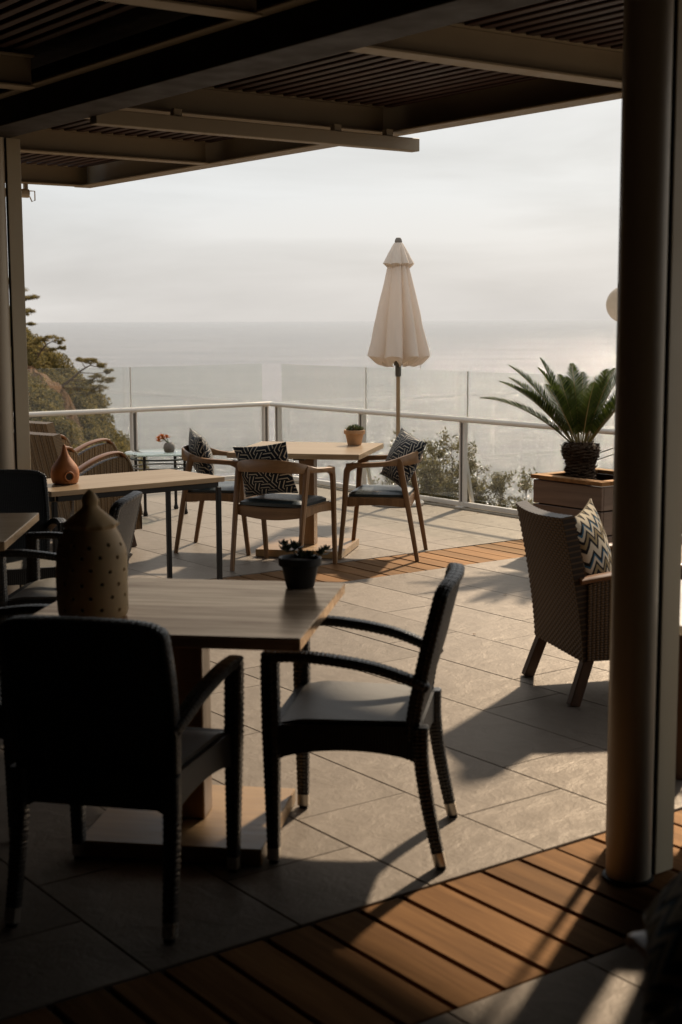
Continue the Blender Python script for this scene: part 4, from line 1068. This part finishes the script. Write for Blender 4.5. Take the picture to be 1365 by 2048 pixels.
for ri, zc in enumerate((.034, .074, .114, .154, .194, .228)):
    for q in range(11):
        th = 2 * math.pi * (q + (.5 if ri % 2 else 0) + rr_.uniform(-.06, .06)) / 11; d = Vector((math.cos(th), math.sin(th), 0)); zz = zc + rr_.uniform(-.004, .004)
        cut.tube([d * .07 + Vector((0, 0, zz)), d * .125 + Vector((0, 0, zz))], .0062, 12)
shell_me = m.mesh('shell'); cut_me = cut.mesh('cut')
so_ = bpy.data.objects.new('shell_solid', shell_me); co_ = bpy.data.objects.new('cutter', cut_me); COL.objects.link(so_); COL.objects.link(co_)
bo = so_.modifiers.new('holes', 'BOOLEAN'); bo.operation = 'DIFFERENCE'; bo.object = co_; bo.solver = 'EXACT'
dg = bpy.context.evaluated_depsgraph_get(); res = bpy.data.meshes.new_from_object(so_.evaluated_get(dg)); res.name = 'shell'
bpy.data.objects.remove(so_); bpy.data.objects.remove(co_)
res.materials.clear(); res.materials.append(M['lantern'])
res.polygons.foreach_set('use_smooth', [True] * len(res.polygons)); res.set_sharp_from_angle(angle=R(35))
obj('shell', res, None, ln)
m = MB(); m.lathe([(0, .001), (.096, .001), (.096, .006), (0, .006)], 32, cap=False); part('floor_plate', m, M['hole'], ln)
m = MB(); m.lathe([(.070, .008), (.070, .215), (.05, .25), (.004, .27)], 32, cap=False); part('shade_core', m, M['hole'], ln)  # dark core added inside the shell so the holes read as shaded

# onion-shaped orange pot with a round mouth
op = thing('clay_pot', 'orange onion-shaped clay pot with a round mouth on the narrow table', 'pot', (-1.545, 7.92, .7490), R(-62))
m = MB(); prof = [(0, .001), (.060, .001), (.070, .006), (.077, .03), (.0795, .055), (.077, .078), (.068, .100), (.052, .122), (.036, .143), (.024, .162), (.0165, .182), (.011, .203), (.007, .216), (0, .221)]
m.lathe(prof, 48, cap=False); bd = part('body', m, M['orange_clay'], op)
m = MB(); N_ = 28
ring = [(.079, .0245 * math.cos(2 * math.pi * j / N_), .047 + .0245 * math.sin(2 * math.pi * j / N_)) for j in range(N_ + 1)]
m.tube(ring, .0055, 8, False); part('mouth_ring', m, M['orange_clay'], op)
m = MB(); m.add([(.0806, .023 * math.cos(2 * math.pi * j / N_), .047 + .023 * math.sin(2 * math.pi * j / N_)) for j in range(N_)], [tuple(range(N_))]); part('mouth', m, M['soil'], op, False)  # dark disc on the closed body stands in for the shaded opening

# hanging opal globe, mostly behind the near column
gl = thing('globe_lamp', 'white opal globe lamp hanging beside the near column', 'lamp', (1.405, 7.10, 1.722))
m = MB(); m.lathe([(.0905 * math.sin(a), -.0905 * math.cos(a)) for a in [math.pi * i / 24 for i in range(1, 24)]], 36); part('globe', m, M['opal'], gl)
m = MB(); m.lathe([(.036, .082), (.036, .102), (.02, .106), (.004, .11)], 20); part('cap', m, M['black_metal'], gl)
m = MB(); m.tube([(0, 0, .108), (0, 0, .985)], .0025, 6); part('cord', m, M['black_metal'], gl)

# ================================================================== VEGETATION
def leaf_mesh(points, normals_seed, size, aspect, mat_name):
    """one small pointed leaf (2 triangles) per point"""
    P_ = np.asarray(points, dtype=np.float64); N_ = len(P_); g = np.random.default_rng(normals_seed)
    d = g.normal(size=(N_, 3)); d /= np.linalg.norm(d, axis=1)[:, None]
    e = g.normal(size=(N_, 3)); e -= d * np.sum(e * d, axis=1)[:, None]; e /= np.linalg.norm(e, axis=1)[:, None]
    s = size * g.uniform(.6, 1.3, N_)[:, None]
    v = np.stack([P_ - d * s * .5, P_ + e * s * aspect * .5, P_ + d * s * .5, P_ - e * s * aspect * .5], axis=1).reshape(-1, 3)
    me = bpy.data.meshes.new(mat_name); me.vertices.add(N_ * 4); me.vertices.foreach_set('co', v.ravel())
    me.loops.add(N_ * 4); me.loops.foreach_set('vertex_index', np.arange(N_ * 4, dtype=np.int32))
    me.polygons.add(N_); me.polygons.foreach_set('loop_start', np.arange(0, N_ * 4, 4, dtype=np.int32)); me.polygons.foreach_set('loop_total', np.full(N_, 4, dtype=np.int32))
    me.update(); me.validate(); me.materials.append(M[mat_name]); return me
def shrub(name, label, x, y, z0, h, r, seed, n_br=26, per=90, leaf=.034):
    """upright loose shrub: many fanning twigs with narrow leaves"""
    g = random.Random(seed); t = thing(name, label, 'shrub', (x, y, z0), 0, 'olive-green shrubs beyond the glass'); tw = MB(); pts = []
    for b in range(n_br):
        az = g.uniform(0, 2 * math.pi); out = r * math.sqrt(g.random()); hh = h - .75 * g.random() - .75 * (out / r) ** 2
        p0 = Vector((g.uniform(-.05, .05), g.uniform(-.05, .05), 0)); p3 = Vector((out * math.cos(az), out * math.sin(az), hh))
        p1 = p0.lerp(p3, .4) + Vector((g.uniform(-.06, .06), g.uniform(-.06, .06), .1 * h)); q = bez([p0, p1, p3], 14)
        tw.tube(q, [.014 * (1 - .9 * i / (len(q) - 1)) for i in range(len(q))], 5)
        for s in range(9):
            f_ = 1 - min(.6, 1.0 / h) * g.random() ** 1.3; a = q[min(len(q) - 1, int(f_ * (len(q) - 1)))]
            d = Vector((g.gauss(0, 1), g.gauss(0, 1), abs(g.gauss(.6, .7)))).normalized() * g.uniform(.12, .30) * max(.5, r)
            tw.tube([a, a + d * .5 + Vector((0, 0, .01)), a + d], [.004, .003, .0012], 4)
            for l in range(int(per / 9)):
                w_ = g.random() ** .6; pts.append(tuple(a + d * w_ * 1.05 + Vector((g.gauss(0, .022), g.gauss(0, .022), g.gauss(0, .022)))))
    part('trunk', tw, M['olive_twig'], t, False)
    obj('crown', leaf_mesh(pts, seed, leaf, .34, 'olive_leaf'), None, t)
    return t
def gz(x, y): return hillz(x, y)
for (x, y, h_top, r, sd, lab, nb) in (
    (0.70, 14.35, .62, .36, 1, 'narrow olive-green shrub beyond the glass behind the umbrella pole', 24),
    (1.02, 13.30, .70, .42, 2, 'tallest olive-green shrub beyond the glass at the middle rail post', 40),
    (1.62, 13.30, .34, .50, 3, 'broad olive-green shrub beyond the glass right of the middle rail post', 34),
    (2.05, 12.35, .50, .36, 4, 'olive-green shrub beyond the glass just behind the planter', 26),
    (0.40, 14.10, .28, .38, 5, 'low olive-green shrub beyond the glass behind the sunlit oak table', 18),
    (2.95, 11.60, .55, .55, 6, 'olive-green shrub beyond the glass right of the near column', 34)):
    z0 = gz(x, y) - .1; shrub('olive_shrub', lab, x, y, z0, h_top - z0, r, sd, int(nb * 2.2), 330, .042)

def pine(name, label, base, trunk_pts, clumps, seed, leaf=.10, per=900, r0=.12):
    g = random.Random(seed); t = thing(name, label, 'tree', base, 0, 'pines on the cliff'); m = MB()
    tp = bez(trunk_pts, 8); m.tube(tp, [r0 * (1 - .75 * i / (len(tp) - 1)) for i in range(len(tp))], 7); pts = []
    for (cx_, cy_, cz_, rx, rz) in clumps:
        c = Vector((cx_, cy_, cz_)); a = min(tp, key=lambda q: (q - c).length + (.8 if q.z > c.z else 0))
        m.tube(bez([a, a.lerp(c, .55) + Vector((0, 0, -.04)), c], 5), [.016 * (1 - .7 * i / 10) for i in range(11)], 5)
        subs = [c + Vector((g.gauss(0, rx * .5), g.gauss(0, rx * .5), g.gauss(0, rz * .5))) for _ in range(9)]
        for s_ in subs:
            m.tube([c, s_], [.007, .003], 4)
            for l in range(per // 9):
                pts.append(tuple(s_ + Vector((g.gauss(0, rx * .22), g.gauss(0, rx * .22), g.gauss(0, rz * .22)))))
    part('trunk', m, M['bark'], t); obj('crown', leaf_mesh(pts, seed, leaf, .14, 'pine_leaf'), None, t); return t
# the headland stands about 40 m away
pine('leaning_pine', 'wind-bent pine leaning out from the cliff over the sea', (-8.1, 40, -.45),
     [(-.25, 0, -.5), (.0, 0, .05), (.5, 0, .45), (.85, .05, .74), (1.1, .05, .88)],
     [(.85, 0, 1.02, .17, .06), (1.1, .1, 1.0, .18, .07), (1.38, 0, .88, .18, .07), (1.58, 0, .70, .12, .06), (1.5, .1, .47, .17, .07), (1.25, -.1, .52, .2, .08), (1.3, .1, .25, .2, .08), (1.02, 0, .40, .18, .07), (1.1, 0, .12, .14, .05), (.8, -.1, .28, .12, .05)], 21, .085, 900, .055)
pine('leaning_pine', 'small flat-crowned pine on the cliff above the leaning one', (-8.66, 40.3, .35),
     [(-.1, 0, -.5), (.0, 0, .02), (.15, 0, .35), (.36, 0, .62), (.55, 0, .74)],
     [(.05, 0, .70, .15, .05), (.28, .1, .80, .17, .06), (.55, 0, .84, .16, .07), (.78, .05, .74, .12, .07), (.82, 0, .55, .08, .05), (.55, -.1, .52, .12, .04), (.42, 0, .13, .08, .03), (-.12, 0, .55, .12, .08)], 22, .085, 620, .045)
pine('leaning_pine', 'tallest pine on the cliff cut by the column', (-9.35, 41, .3),
     [(0, 0, -.8), (.0, 0, .7), (.05, 0, 1.5), (.05, 0, 2.5)],
     [(.50, 0, 2.02, .20, .08), (.42, .1, 1.62, .22, .09), (.25, -.1, 2.30, .22, .1), (-.1, 0, 2.5, .25, .1), (.45, 0, 1.28, .12, .03), (.3, 0, .85, .16, .06), (-.3, 0, 1.7, .3, .12)], 23, .09, 1300, .07)
# scrub covering the headland (one mass)
g = np.random.default_rng(5); pts = []
for i in range(900):
    y = g.uniform(35.5, 46); x = -8.9 + g.uniform(-2.5, 5.0)
    z = hillz(x, y)
    q = proj((x, y, z))
    if q is None or not (-60 < q[0] < 330 or g.random() < .2) or z < -9: continue
    if MN.noise((x * .55, y * .35, 1.7)) > .24 and x < -6.8: continue
    R_ = g.uniform(.18, .50); nn = int(1500 * R_)
    dd = g.normal(size=(nn, 3)); dd /= np.linalg.norm(dd, axis=1)[:, None]; dd *= (g.uniform(.6, 1.0, nn) * R_)[:, None]
    dd[:, 2] *= .75; pts.append(dd + np.array([x, y, z + R_ * .25]))
pts = np.concatenate(pts)
so = obj('hillside_scrub', leaf_mesh(pts, 9, .085, .5, 'scrub_leaf'), None, None); tag(so, 'dark green and olive scrub covering the cliff', 'scrub', None, 'stuff')
g = np.random.default_rng(12); pl_ = []
for i in range(70):
    v_ = g.uniform(6.0, 12.3); u_ = 8.22 - abs(g.normal(0, .05)); p_ = uv2w(u_, v_, .003); pl_.append((p_.x, p_.y, .010))
for i in range(14):
    p_ = uv2w(g.uniform(2.8, 8), g.uniform(3.2, 12), 0); pl_.append((p_.x, p_.y, .008))
lo = obj('dry_leaf_litter', leaf_mesh(pl_, 31, .030, .5, 'litter'), None, None); lo['kind'] = 'stuff'
for v_ in lo.data.vertices: v_.co.z = .003 + abs(v_.co.z - .009) * .5
print('tiles', n_tile, 'objects', len(bpy.data.objects))
